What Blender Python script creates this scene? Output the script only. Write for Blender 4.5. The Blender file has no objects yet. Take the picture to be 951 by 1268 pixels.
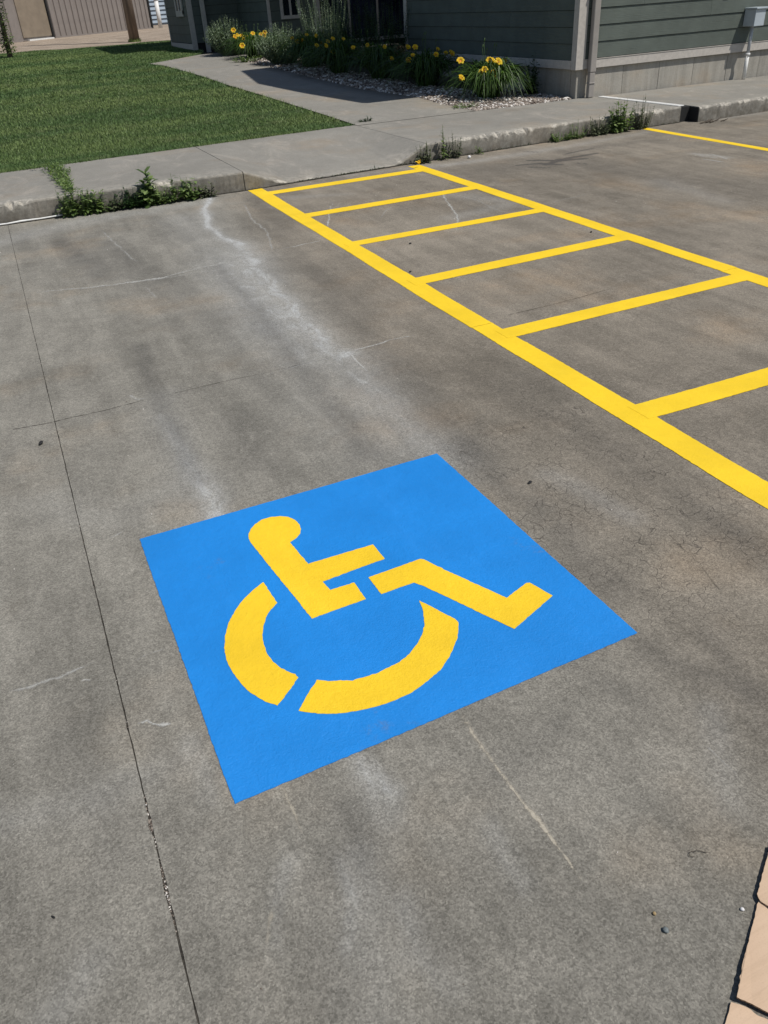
import bpy, bmesh, math, random
import numpy as np
from mathutils import Vector, Matrix, noise as mnoise

random.seed(7); rng = np.random.default_rng(7)
R = math.radians
scene = bpy.context.scene
COL = scene.collection

# ------------------------------------------------------------ camera
CF, CP, CR, CH, CY = 977.86, R(33.1646), R(3.8275), 1.58, R(22.5)
def _rot(x, y):                       # yaw of the phone, clockwise
    c, s = math.cos(CY), math.sin(CY)
    return (c*x + s*y, -s*x + c*y)
def _ray(px, py):
    x = (px-475.5)/CF; y = (py-634)/CF
    c, s = math.cos(CR), math.sin(CR)
    x, y = c*x - s*y, s*x + c*y
    a, b = _rot(x, math.cos(CP) - y*math.sin(CP))
    return a, b, -math.sin(CP) - y*math.cos(CP)
def at(px, py, z=0.0):                # where a point seen in the photograph lies at height z, in metres
    a, b, c = _ray(px, py); k = (z-CH)/c
    return (a*k, b*k)
o_ = Vector(_ray(475.5, 634)).normalized()
rt = (Vector(_ray(476.5, 634)) - Vector(_ray(475.5, 634))).normalized()
up = rt.cross(o_).normalized()
cam = bpy.data.objects.new('camera', bpy.data.cameras.new('camera')); COL.objects.link(cam)
cam.matrix_world = Matrix(((rt.x, up.x, -o_.x, 0), (rt.y, up.y, -o_.y, 0), (rt.z, up.z, -o_.z, CH), (0, 0, 0, 1)))
cam.data.sensor_fit = 'VERTICAL'; cam.data.sensor_height = 36; cam.data.lens = CF/1268*36
cam.data.clip_end = 3000; cam.data.clip_start = 0.05
scene.camera = cam

# ------------------------------------------------------------ light
SUN_EL = R(60); SX, SY = .63, -.777           # towards the sun
w = bpy.data.worlds.new('World'); scene.world = w; w.use_nodes = True
wn = w.node_tree; bg = wn.nodes['Background']
sky = wn.nodes.new('ShaderNodeTexSky'); sky.sky_type = 'NISHITA'; sky.sun_disc = False
sky.sun_elevation = SUN_EL; sky.sun_rotation = math.atan2(SX, SY)
sky.air_density = 1.0; sky.dust_density = .6
wn.links.new(sky.outputs[0], bg.inputs[0]); bg.inputs[1].default_value = .075
sl = bpy.data.lights.new('sun', 'SUN'); sl.energy = 4.0; sl.angle = R(.53); sl.color = (1, .965, .91)
so = bpy.data.objects.new('sun', sl); COL.objects.link(so)
sd = Vector((SX*math.cos(SUN_EL), SY*math.cos(SUN_EL), math.sin(SUN_EL)))
so.rotation_euler = sd.to_track_quat('Z', 'Y').to_euler(); so.location = (20, -20, 30)
scene.view_settings.view_transform = 'Standard'; scene.view_settings.look = 'None'
scene.view_settings.exposure = 0.0; scene.view_settings.gamma = 1
scene.render.engine = 'CYCLES'

# ------------------------------------------------------------ materials
class NT:
    def __init__(s, name):
        s.m = bpy.data.materials.new(name); s.m.use_nodes = True; s.t = s.m.node_tree
        s.b = s.t.nodes['Principled BSDF']; s.tc = s.t.nodes.new('ShaderNodeTexCoord').outputs['Object']
    def n(s, typ, **kw):
        x = s.t.nodes.new(typ)
        for k, v in kw.items(): setattr(x, k, v)
        return x
    def put(s, sock, v):
        if isinstance(v, bpy.types.NodeSocket): s.t.links.new(v, sock)
        elif isinstance(v, (tuple, list)): sock.default_value = tuple(v) + ((1,) if len(v) == 3 and sock.type == 'RGBA' else ())
        else: sock.default_value = v
    def map(s, scale, v=None, rot=(0, 0, 0)):
        x = s.n('ShaderNodeMapping'); s.put(x.inputs[0], v or s.tc); x.inputs['Scale'].default_value = scale
        x.inputs['Rotation'].default_value = rot; return x.outputs[0]
    def noise(s, scale, detail=4, rough=.55, v=None, dist=0, lo=None, hi=None):
        x = s.n('ShaderNodeTexNoise'); s.put(x.inputs['Vector'], v or s.tc)
        x.inputs['Scale'].default_value = scale; x.inputs['Detail'].default_value = detail
        x.inputs['Roughness'].default_value = rough; x.inputs['Distortion'].default_value = dist
        return s.rng(x.outputs[0], lo, hi) if lo is not None else x.outputs[0]
    def vor(s, scale, feature='F1', v=None, rand=1.0, out='Distance'):
        x = s.n('ShaderNodeTexVoronoi', feature=feature); s.put(x.inputs['Vector'], v or s.tc)
        x.inputs['Scale'].default_value = scale; x.inputs['Randomness'].default_value = rand
        return x.outputs[out]
    def rng(s, v, a, b, c=0.0, d=1.0, smooth=True):
        x = s.n('ShaderNodeMapRange'); x.interpolation_type = 'SMOOTHSTEP' if smooth else 'LINEAR'
        s.put(x.inputs[0], v)
        for i, k in enumerate((a, b, c, d)): s.put(x.inputs[i+1], k)
        return x.outputs[0]
    def math(s, op, a, b=0.0, clamp=False):
        x = s.n('ShaderNodeMath', operation=op); x.use_clamp = clamp
        s.put(x.inputs[0], a); s.put(x.inputs[1], b); return x.outputs[0]
    def mix(s, f, a, b, blend='MIX'):
        x = s.n('ShaderNodeMix', data_type='RGBA', blend_type=blend)
        s.put(x.inputs[0], f); s.put(x.inputs[6], a); s.put(x.inputs[7], b); return x.outputs[2]
    def attr(s, name):
        x = s.n('ShaderNodeAttribute', attribute_name=name); return x.outputs['Fac']
    def bump(s, h, strength, dist, prev=None):
        x = s.n('ShaderNodeBump'); x.inputs['Strength'].default_value = strength; x.inputs['Distance'].default_value = dist
        s.put(x.inputs['Height'], h)
        if prev: s.put(x.inputs['Normal'], prev)
        return x.outputs[0]
    def fin(s, col, rough=.8, normal=None, spec=.3, **kw):
        s.put(s.b.inputs['Base Color'], col); s.put(s.b.inputs['Roughness'], rough)
        s.b.inputs['Specular IOR Level'].default_value = spec
        if normal: s.put(s.b.inputs['Normal'], normal)
        for k, v in kw.items(): s.put(s.b.inputs[k.replace('_', ' ')], v)
        return s.m

def mat_concrete(name, dark, light, marks=False, grain=.5, blotch=1.0, streak=False):
    t = NT(name)
    big = t.noise(.55, 6, .6, dist=.4, lo=.38, hi=.66)
    mid = t.noise(4.5, 9, .68, dist=.3, lo=.3, hi=.72)
    fine = t.noise(42, 9, .82, lo=.30, hi=.70)
    g1 = t.noise(190, 5, .85, lo=.30, hi=.70); g2 = t.noise(900, 2, .6, lo=.3, hi=.7)
    f = t.math('ADD', t.math('MULTIPLY', big, .26*blotch), t.math('MULTIPLY', mid, .24))
    f = t.math('ADD', f, t.math('MULTIPLY', t.noise(6, 6, .65, v=t.map((1, .13, 1)), dist=.3, lo=.34, hi=.68), .24 if marks else .05))
    f = t.math('ADD', f, t.math('MULTIPLY', fine, .22), True)
    col = t.mix(f, dark, light)
    # faint warm and cool patches
    col = t.mix(t.noise(1.1, 4, .6, v=t.map((1, 1, 1)), lo=.5, hi=.78), col, t.mix(1.0, col, (1.10, .98, .86), 'MULTIPLY'))
    h = None
    if streak:
        st = t.noise(9, 5, .6, v=t.map((1, 1, .06)), lo=.35, hi=.7)
        col = t.mix(t.math('MULTIPLY', st, .38), col, tuple(c*.5 for c in dark))
    if marks:
        brk = t.noise(7, 8, .72, dist=.6, lo=.25, hi=.7)
        dirn = t.noise(16, 6, .65, v=t.map((1, .16, 1)), lo=.32, hi=.68)
        pn = t.math('MULTIPLY', t.math('SUBTRACT', t.noise(11, 10, .8, v=t.map((1, .45, 1)), dist=.8), .5), 1.5)
        pale = t.math('MULTIPLY', t.attr('pale'), t.math('ADD', .62, pn), True)
        pale = t.math('ADD', pale, t.math('MULTIPLY', t.rng(t.math('ADD', t.attr('pale'), pn), .62, 1.0), .40), True)
        drk = t.math('MULTIPLY', t.attr('dark'), t.math('ADD', .55, t.math('MULTIPLY', brk, .5)), True)
        warm = t.attr('warm')
        scuff = t.math('MULTIPLY', t.noise(5.5, 10, .75, v=t.map((1, .55, 1), rot=(0, 0, .5)), dist=1.2, lo=.56, hi=.74), .30)
        col = t.mix(scuff, col, tuple(min(1, c*1.45) for c in light))
        col = t.mix(t.math('MULTIPLY', warm, .8, True), col, t.mix(1.0, col, (.97, .88, .80), 'MULTIPLY'))
        col = t.mix(pale, col, (.43, .435, .43))
        col = t.mix(t.math('MULTIPLY', drk, .80), col, (.055, .053, .052))
        oil = t.rng(t.math('ADD', t.attr('oil'), t.math('MULTIPLY', t.noise(9, 5, .7), .35)), .42, .80)
        col = t.mix(t.math('MULTIPLY', oil, .66), col, (.050, .048, .048))
        # map cracking where the surface is crazed
        cz = t.attr('craze')
        wv = t.n('ShaderNodeVectorMath', operation='ADD'); t.put(wv.inputs[0], t.tc)
        nz = t.n('ShaderNodeTexNoise'); t.put(nz.inputs['Vector'], t.tc); nz.inputs['Scale'].default_value = 14
        sc = t.n('ShaderNodeVectorMath', operation='SCALE'); t.put(sc.inputs[0], nz.outputs['Color']); sc.inputs['Scale'].default_value = .05
        t.put(wv.inputs[1], sc.outputs[0])
        e = t.vor(24, 'DISTANCE_TO_EDGE', v=wv.outputs[0])
        cr = t.math('MULTIPLY', t.math('MULTIPLY', t.rng(e, .035, .0), cz), t.noise(5, 3, lo=.42, hi=.56))
        col = t.mix(t.math('MULTIPLY', cr, .75), col, (.06, .052, .045))
        h = cr
    pores = t.math('MULTIPLY', t.rng(t.vor(210), .22, .05), t.noise(60, 3, lo=.5, hi=.62))
    col = t.mix(t.math('MULTIPLY', pores, .55), col, tuple(c*.35 for c in dark))
    spk = t.math('MULTIPLY', t.rng(t.vor(130, v=t.map((1, 1, 1), rot=(.3, 0, .7))), .13, .05), t.noise(30, 3, lo=.5, hi=.6))
    col = t.mix(t.math('MULTIPLY', spk, .7), col, (.48, .46, .42))
    def cells(sc, rot):
        x = t.n('ShaderNodeTexVoronoi'); t.put(x.inputs['Vector'], t.map((1, 1, 1), rot=rot)); x.inputs['Scale'].default_value = sc
        sp = t.n('ShaderNodeSeparateColor'); t.put(sp.inputs[0], x.outputs['Color']); return sp.outputs[0]
    sp1 = t.mix(cells(260, (0, 0, .4)), (1-.33*grain, 1-.34*grain, 1-.36*grain), (1+.36*grain, 1+.35*grain, 1+.32*grain))
    sp2 = t.mix(cells(95, (0, .2, 1.1)), (1-.11*grain,)*3, (1+.11*grain,)*3)
    col = t.mix(1.0, t.mix(1.0, col, sp1, 'MULTIPLY'), sp2, 'MULTIPLY')
    gr = t.math('ADD', t.math('MULTIPLY', g1, .75*grain), t.math('MULTIPLY', g2, .25*grain))
    col = t.mix(1.0, col, t.mix(gr, (1.0-.34*grain,)*3, (1+.42*grain,)*3), 'MULTIPLY')
    if not marks and not streak:
        sc_ = t.math('MULTIPLY', t.noise(2.2, 9, .74, v=t.map((1, .6, 1)), dist=1.4, lo=.50, hi=.74), .5)
        col = t.mix(sc_, col, (.43, .385, .33))
        col = t.mix(t.math('MULTIPLY', t.noise(1.3, 8, .7, v=t.map((1, 1, 1), rot=(0, 0, 1)), dist=.6, lo=.52, hi=.78), .5), col, (.17, .16, .14))
        di = t.math('MULTIPLY', t.attr('dirt'), t.noise(9, 7, .7, lo=.25, hi=.65))
        col = t.mix(di, col, (.105, .092, .072))
    if not marks:
        pe = t.math('MULTIPLY', t.attr('pale'), t.noise(22, 6, .7, lo=.38, hi=.6))
        col = t.mix(pe, col, (.50, .46, .39))
    nb = t.bump(t.math('ADD', fine, t.math('MULTIPLY', g1, .5)), .5, .0022)
    if h is not None: nb = t.bump(t.math('SUBTRACT', 1.0, h), .5, .002, nb)
    return t.fin(col, .88, nb, .25)

M = {}
M['lot'] = mat_concrete('lot_concrete', (.120, .113, .097), (.350, .330, .286), marks=True, grain=.8)
M['walk'] = mat_concrete('walk_concrete', (.215, .203, .178), (.335, .320, .285), grain=.35, blotch=.8)
M['curbpale'] = M['walk']
M['found'] = mat_concrete('foundation_concrete', (.32, .30, .262), (.53, .50, .44), grain=.4, streak=True)

def mat_paint(name, col, dirt, bumpy, rough=.42):
    t = NT(name)
    n1 = t.noise(3.2, 6, .6, lo=.3, hi=.75); n2 = t.noise(45, 6, .65, lo=.3, hi=.7)
    c = t.mix(t.math('MULTIPLY', n1, .9), col, tuple(k*.84 for k in col))
    c = t.mix(t.math('MULTIPLY', n2, .28), c, tuple(k*.80 for k in col))
    c = t.mix(t.math('MULTIPLY', t.noise(5, 7, .7, v=t.map((1, .25, 1), rot=(0, 0, .4)), lo=.5, hi=.8), .22), c, tuple(min(1, k*1.25+.03) for k in col))
    c = t.mix(t.math('MULTIPLY', t.rng(t.vor(160), .25, .08), t.math('MULTIPLY', t.noise(14, 4, lo=.45, hi=.65), .45)), c, tuple(k*.45 for k in col))
    sm = t.math('MULTIPLY', t.noise(2.6, 9, .72, dist=.8, lo=.60, hi=.80), dirt)
    c = t.mix(sm, c, (.16, .17, .18))
    pin = t.math('MULTIPLY', t.rng(t.vor(70), .055, .03), t.noise(9, 3, lo=.56, hi=.64))
    c = t.mix(pin, c, (.05, .05, .05))
    b = t.bump(t.noise(130, 5, .75), .7, .0035)
    b = t.bump(t.noise(26, 5, .7, dist=.7), .4*bumpy, .005, b)
    b = t.bump(t.noise(10, 4, .6, v=t.map((1, .35, 1), rot=(0, 0, .4)), dist=1.5), .28*bumpy, .008, b)
    return t.fin(c, rough, b, .35)
M['blue'] = mat_paint('blue_paint', (.014, .242, .70), .9, 1.0, .5)
M['yellow'] = mat_paint('yellow_paint', (.94, .61, .022), .05, 1.0, .55)
M['yellow_line'] = mat_paint('yellow_line_paint', (.94, .63, .022), .08, .5, .6)

def mat_simple(name, col, var=.25, scale=12, rough=.7, spec=.3, bump=.0, bscale=60, metal=0.0, stretch=None, trans=0.0):
    t = NT(name)
    v = t.map(stretch) if stretch else None
    n = t.noise(scale, 6, .6, v=v, lo=.3, hi=.7)
    c = t.mix(n, tuple(k*(1-var) for k in col), tuple(min(1, k*(1+var)) for k in col))
    nb = t.bump(t.noise(bscale, 5, .6, v=v), .6, bump) if bump else None
    m = t.fin(c, rough, nb, spec, Metallic=metal)
    return m
def mat_leaf(name, dark, light, rough=.45, trans=.35, spec=.4):
    t = NT(name)
    c = t.mix(t.attr('v'), dark, light)
    c = t.mix(t.noise(7, 3, lo=.35, hi=.65), c, t.mix(1.0, c, (.75, .82, .7), 'MULTIPLY'))
    t.put(t.b.inputs['Base Color'], c); t.b.inputs['Roughness'].default_value = rough
    t.b.inputs['Specular IOR Level'].default_value = spec
    tr = t.n('ShaderNodeBsdfTranslucent'); t.put(tr.inputs[0], t.mix(1.0, c, (1.2, 1.35, .6), 'MULTIPLY'))
    mx = t.n('ShaderNodeMixShader'); mx.inputs[0].default_value = trans
    out = t.t.nodes['Material Output']
    t.t.links.new(t.b.outputs[0], mx.inputs[1]); t.t.links.new(tr.outputs[0], mx.inputs[2]); t.t.links.new(mx.outputs[0], out.inputs[0])
    return t.m

def mat_siding(name, col):
    t = NT(name)
    wv = t.noise(2.2, 5, .55, v=t.map((1.2, 1.2, 12)), dist=2.2)
    rings = t.n('ShaderNodeTexWave'); t.put(rings.inputs['Vector'], t.map((.55, .55, 9)))
    rings.wave_type = 'BANDS'; rings.bands_direction = 'Z'
    rings.inputs['Scale'].default_value = 3.0; rings.inputs['Distortion'].default_value = 9; rings.inputs['Detail'].default_value = 3
    rings.inputs['Detail Scale'].default_value = .7
    c = t.mix(t.noise(3, 5, lo=.3, hi=.7), tuple(k*.90 for k in col), tuple(k*1.12 for k in col))
    c = t.mix(t.math('MULTIPLY', rings.outputs['Fac'], .13), c, tuple(k*.6 for k in col))
    b = t.bump(rings.outputs['Fac'], .5, .003); b = t.bump(wv, .4, .003, b)
    return t.fin(c, .6, b, .3)
M['siding'] = mat_siding('green_grey_siding', (.098, .115, .098))
M['trim'] = mat_simple('greige_trim', (.47, .435, .39), .08, 20, .6, bump=.0015, bscale=50, stretch=(1, 1, 1))
M['downspout'] = mat_simple('downspout_metal', (.30, .275, .25), .06, 8, .4)
M['glass'] = mat_simple('dark_glass', (.012, .016, .02), .2, 2, .06, .6)
M['glassblue'] = mat_simple('storefront_glass', (.02, .025, .045), .7, 3, .10, .6)
M['roof'] = mat_simple('roof_shingle', (.07, .065, .06), .3, 30, .9)
M['boxgrey'] = mat_simple('grey_enamel', (.42, .47, .50), .05, 10, .4, .4)
M['boxwhite'] = mat_simple('grey_pvc', (.40, .42, .44), .06, 10, .4, .4)
M['white'] = mat_simple('white_plastic', (.72, .71, .68), .08, 30, .5)
M['soil'] = mat_simple('soil', (.055, .045, .033), .5, 25, .95, bump=.01, bscale=30)
M['dirt'] = mat_simple('joint_dirt', (.045, .040, .033), .6, 60, .95, bump=.004, bscale=90)
M['bark'] = mat_simple('pole_wood', (.20, .150, .115), .35, 14, .85, bump=.008, bscale=20, stretch=(1, 1, .08))
M['panel'] = mat_simple('tan_metal_panel', (.235, .205, .185), .08, 3, .45, .4)
M['door'] = mat_simple('tan_door', (.24, .195, .145), .12, 2, .5)
M['bluewall'] = mat_simple('blue_grey_siding', (.30, .36, .42), .1, 3, .6)
M['twig'] = mat_simple('dry_twig', (.07, .055, .04), .3, 30, .8)
M['stonegrey'] = mat_simple('grey_pebble', (.16, .18, .18), .35, 120, .7, bump=.001, bscale=200)
M['stonetan'] = mat_simple('tan_pebble', (.36, .26, .13), .35, 120, .7, bump=.001, bscale=200)
M['stonewhite'] = mat_simple('white_pebble', (.72, .70, .68), .15, 120, .7)
M['black'] = mat_simple('crumb_and_shade_black', (.02, .02, .02), .4, 120, .8)  # serves crumbs, dark trim and the shade painted into gaps and slot
M['leaf_lily'] = mat_leaf('daylily_leaf', (.016, .042, .010), (.12, .20, .05))
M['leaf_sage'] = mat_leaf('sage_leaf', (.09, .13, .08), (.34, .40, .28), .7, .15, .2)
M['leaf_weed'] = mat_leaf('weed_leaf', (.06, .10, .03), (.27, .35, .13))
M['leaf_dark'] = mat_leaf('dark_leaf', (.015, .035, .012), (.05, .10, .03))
M['leaf_grey'] = mat_leaf('dusty_weed_leaf', (.05, .065, .035), (.16, .17, .10), .8, .1, .2)
M['petal'] = mat_leaf('yellow_petal', (.75, .40, .02), (.90, .62, .04), .5, .3, .2)
M['throat'] = mat_simple('orange_throat', (.60, .22, .02), .1, 30)
M['flower'] = mat_leaf('tiny_flower', (.50, .48, .40), (.70, .68, .60), .7, .2, .2)

t = NT('grass_blades')
c = t.mix(t.attr('v'), (.055, .100, .026), (.205, .290, .095))
stripe = t.noise(.8, 5, .55, v=t.map((.45, 1.4, 1), rot=(0, 0, R(38))), lo=.38, hi=.64)
c = t.mix(stripe, t.mix(1.0, c, (.64, .76, .68), 'MULTIPLY'), t.mix(1.0, c, (1.30, 1.18, 1.15), 'MULTIPLY'))
c = t.mix(t.math('MULTIPLY', t.noise(2.6, 8, .75, lo=.50, hi=.72), .55), c, (.20, .20, .095))
c = t.mix(t.math('MULTIPLY', t.noise(.7, 4, .6, lo=.52, hi=.7), .5), c, t.mix(1.0, c, (.60, .78, .60), 'MULTIPLY'))
M['grass'] = t.fin(c, .55, None, .3)
t = NT('lawn_base')
c = t.mix(t.noise(90, 5, .7, lo=.3, hi=.7), (.030, .050, .018), (.075, .100, .040))
M['lawnbase'] = t.fin(c, .95, t.bump(t.noise(60, 5), .8, .03), .1)
t = NT('gravel_drive')
c = t.mix(t.noise(1.2, 8, .7, lo=.3, hi=.7), (.27, .215, .165), (.42, .345, .27))
c = t.mix(1.0, c, t.mix(t.noise(26, 6, .8, lo=.3, hi=.7), (.65, .65, .65), (1.25, 1.25, 1.25)), 'MULTIPLY')
M['drive'] = t.fin(c, .95, t.bump(t.noise(20, 6, .8), .8, .04), .1)
t = NT('bed_stones')
c = t.mix(t.attr('v'), (.10, .075, .06), (.46, .40, .34))
c = t.mix(t.math('GREATER_THAN', t.attr('v'), .80), c, (.66, .62, .57))
M['gravel'] = t.fin(c, .8, t.bump(t.noise(70, 4), .5, .004), .25)
t = NT('cardboard')
c = t.mix(t.noise(3, 4, .6, v=t.map((1, 1, 1)), lo=.3, hi=.7), (.52, .37, .25), (.60, .44, .31))
fl = t.noise(60, 3, .6, v=t.map((.12, 1, 1), rot=(0, 0, R(-12))), lo=.35, hi=.65)
c = t.mix(t.math('MULTIPLY', fl, .22), c, (.40, .28, .18))
c = t.mix(t.math('MULTIPLY', t.noise(300, 3, .7, lo=.5, hi=.75), .3), c, (.38, .27, .18))
M['card'] = t.fin(c, .8, t.bump(fl, .3, .001), .15)
t = NT('cardboard_edge')
M['cardedge'] = t.fin(t.mix(t.noise(300, 2, lo=.4, hi=.6), (.10, .06, .035), (.36, .25, .16)), .9)

def mat_mark(name, col, hard=.45, scale=55):
    t = NT(name)
    n = t.noise(scale, 8, .72, dist=.5)
    a = t.math('ADD', t.attr('fade'), t.math('MULTIPLY', t.math('SUBTRACT', n, .5), 3.0))
    a = t.math('ADD', a, t.math('MULTIPLY', t.math('SUBTRACT', t.noise(6, 3, .6), .5), 1.6))
    a = t.rng(a, .50-hard*.6, .50+hard*1.5)
    a = t.math('MULTIPLY', a, t.attr('str'))
    t.fin(t.mix(t.noise(150, 3, lo=.3, hi=.7), tuple(k*.8 for k in col), col), .9, None, .15)
    t.put(t.b.inputs['Alpha'], a)
    return t.m
M['mk_pale'] = mat_mark('lime_deposit', (.56, .55, .51))
M['mk_tan'] = mat_mark('chalk_scar', (.50, .45, .36))
M['mk_dark'] = mat_mark('oil_stain', (.05, .048, .047), .3, 14)
M['mk_hair'] = mat_mark('hairline', (.045, .04, .035), .4, 30)

# ------------------------------------------------------------ object helpers
def tag(o, label=None, cat=None, group=None, kind=None):
    if label: o['label'] = label
    if cat: o['category'] = cat
    if group: o['group'] = group
    if kind: o['kind'] = kind
    return o
def empty(name, loc=(0, 0, 0), rz=0, label=None, cat=None, group=None, kind=None):
    o = bpy.data.objects.new(name, None); COL.objects.link(o); o.location = loc; o.rotation_euler = (0, 0, rz)
    o.empty_display_size = .1
    return tag(o, label, cat, group, kind)
class MB:
    def __init__(s): s.v = []; s.f = []; s.a = []; s.mi = []; s.cur = .5; s.m = 0
    def vert(s, p, a=None): s.v.append(tuple(p)); s.a.append(s.cur if a is None else a); return len(s.v)-1
    def face(s, idx): s.f.append(tuple(idx)); s.mi.append(s.m)
    def poly(s, pts): s.face([s.vert(p) for p in pts])
    def box(s, x0, y0, z0, x1, y1, z1):
        i = [s.vert(p) for p in ((x0, y0, z0), (x1, y0, z0), (x1, y1, z0), (x0, y1, z0), (x0, y0, z1), (x1, y0, z1), (x1, y1, z1), (x0, y1, z1))]
        for q in ((3, 2, 1, 0), (4, 5, 6, 7), (0, 1, 5, 4), (1, 2, 6, 5), (2, 3, 7, 6), (3, 0, 4, 7)): s.face([i[k] for k in q])
    def tube(s, pts, rad, n=8, cap=True):
        rings = []
        pts = [Vector(p) for p in pts]
        for k, p in enumerate(pts):
            d = (pts[min(k+1, len(pts)-1)] - pts[max(k-1, 0)]).normalized()
            a = d.cross(Vector((0, 0, 1)));
            if a.length < .1: a = d.cross(Vector((1, 0, 0)))
            a.normalize(); b = d.cross(a)
            r = rad[k] if isinstance(rad, (list, tuple)) else rad
            rings.append([s.vert(p + (a*math.cos(2*math.pi*j/n) + b*math.sin(2*math.pi*j/n))*r) for j in range(n)])
        for k in range(len(rings)-1):
            for j in range(n): s.face((rings[k][j], rings[k+1][j], rings[k+1][(j+1) % n], rings[k][(j+1) % n]))
        if cap: s.face(rings[0]); s.face(rings[-1][::-1])
    def build(s, name, mats, parent=None, smooth=False, bevel=0):
        me = bpy.data.meshes.new(name); me.from_pydata(s.v, [], s.f)
        if not isinstance(mats, (list, tuple)): mats = [mats]
        for m in mats: me.materials.append(m)
        if len(mats) > 1: me.polygons.foreach_set('material_index', s.mi)
        at_ = me.attributes.new('v', 'FLOAT', 'POINT'); at_.data.foreach_set('value', s.a)
        if smooth: me.polygons.foreach_set('use_smooth', [True]*len(me.polygons))
        me.update()
        o = bpy.data.objects.new(name, me); COL.objects.link(o)
        if parent is not None: o.parent = parent
        if bevel:
            b = o.modifiers.new('bevel', 'BEVEL'); b.width = bevel; b.segments = 2; b.limit_method = 'ANGLE'
        return o
def link_copy(o, parent=None):
    c = o.copy(); COL.objects.link(c); c.parent = parent if parent is not None else o.parent; return c
def np_mesh(name, verts, faces, mat, attrs=None, parent=None, smooth=False):
    me = bpy.data.meshes.new(name); n = len(verts); k = faces.shape[1]
    me.vertices.add(n); me.vertices.foreach_set('co', np.asarray(verts, np.float32).ravel())
    me.loops.add(faces.size); me.loops.foreach_set('vertex_index', faces.astype(np.int32).ravel())
    me.polygons.add(len(faces)); me.polygons.foreach_set('loop_start', np.arange(0, faces.size, k, dtype=np.int32))
    me.update(calc_edges=True)
    for a, v in (attrs or {}).items():
        q = me.attributes.new(a, 'FLOAT', 'POINT'); q.data.foreach_set('value', np.asarray(v, np.float32))
    me.polygons.foreach_set('use_smooth', np.full(len(faces), bool(smooth)))
    me.materials.append(mat)
    o = bpy.data.objects.new(name, me); COL.objects.link(o)
    if parent is not None: o.parent = parent
    return o

# ------------------------------------------------------------ terrain
TX = [-50, 0, 10.4, 14, 17, 21, 26, 31, 42, 60, 900]; TZ = [.18, .18, .18, .30, .45, .60, .70, .76, .85, .9, .9]
def T(y): return float(np.interp(y, TX, TZ))
def on(px, py):
    z = .2
    for _ in range(80):
        p = at(px, py, z); z = .8*z + .2*T(min(max(p[1], 0), 100))
    return (p[0], p[1], T(p[1]))
def frange(a, b, s):
    n = max(1, int(round((b-a)/s))); return [a + (b-a)*i/n for i in range(n+1)]
def yfront(x):                                   # line of the kerb face
    return float(np.interp(x, [-12, 0, 2.2, 4.35, 6.2, 8.05, 8.2, 9.4, 16], [8.2, 8.37, 8.33, 8.50, 8.62, 8.66, 8.50, 8.56, 8.9]))

g = empty('ground', kind='structure')
ys = [8.3, 10.4, 14, 17, 21, 26, 31, 42, 60, 200, 900]
vv = []; ff = []
for i, y in enumerate(ys): vv += [(-700, y, T(y)-.06 if y > 9 else -.06), (700, y, T(y)-.06 if y > 9 else -.06)]
vv += [(-700, 8.3, -.061), (700, 8.3, -.061), (-700, -300, -.061), (700, -300, -.061)]
ff = [(2*i, 2*i+1, 2*i+3, 2*i+2) for i in range(len(ys)-1)] + [(len(ys)*2+2, len(ys)*2+3, len(ys)*2+1, len(ys)*2)]
np_mesh('soil', np.array(vv), np.array(ff), M['soil'], parent=g)['kind'] = 'structure'

# ------------------------------------------------------------ parking lot slabs
def pl(l): return np.array([at(*p) for p in l])
def pdist(X, Y, P):
    d = np.full(X.shape, 1e9); tt = np.zeros(X.shape); L = 0
    seg = np.linalg.norm(np.diff(P, axis=0), axis=1); tot = seg.sum()
    for i in range(len(P)-1):
        a, b = P[i], P[i+1]; ab = b-a; q = np.clip(((X-a[0])*ab[0] + (Y-a[1])*ab[1])/(ab@ab), 0, 1)
        dd = np.hypot(X-a[0]-q*ab[0], Y-a[1]-q*ab[1]); m = dd < d
        d = np.where(m, dd, d); tt = np.where(m, (L + q*seg[i])/tot, tt); L += seg[i]
    return d, tt
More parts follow.
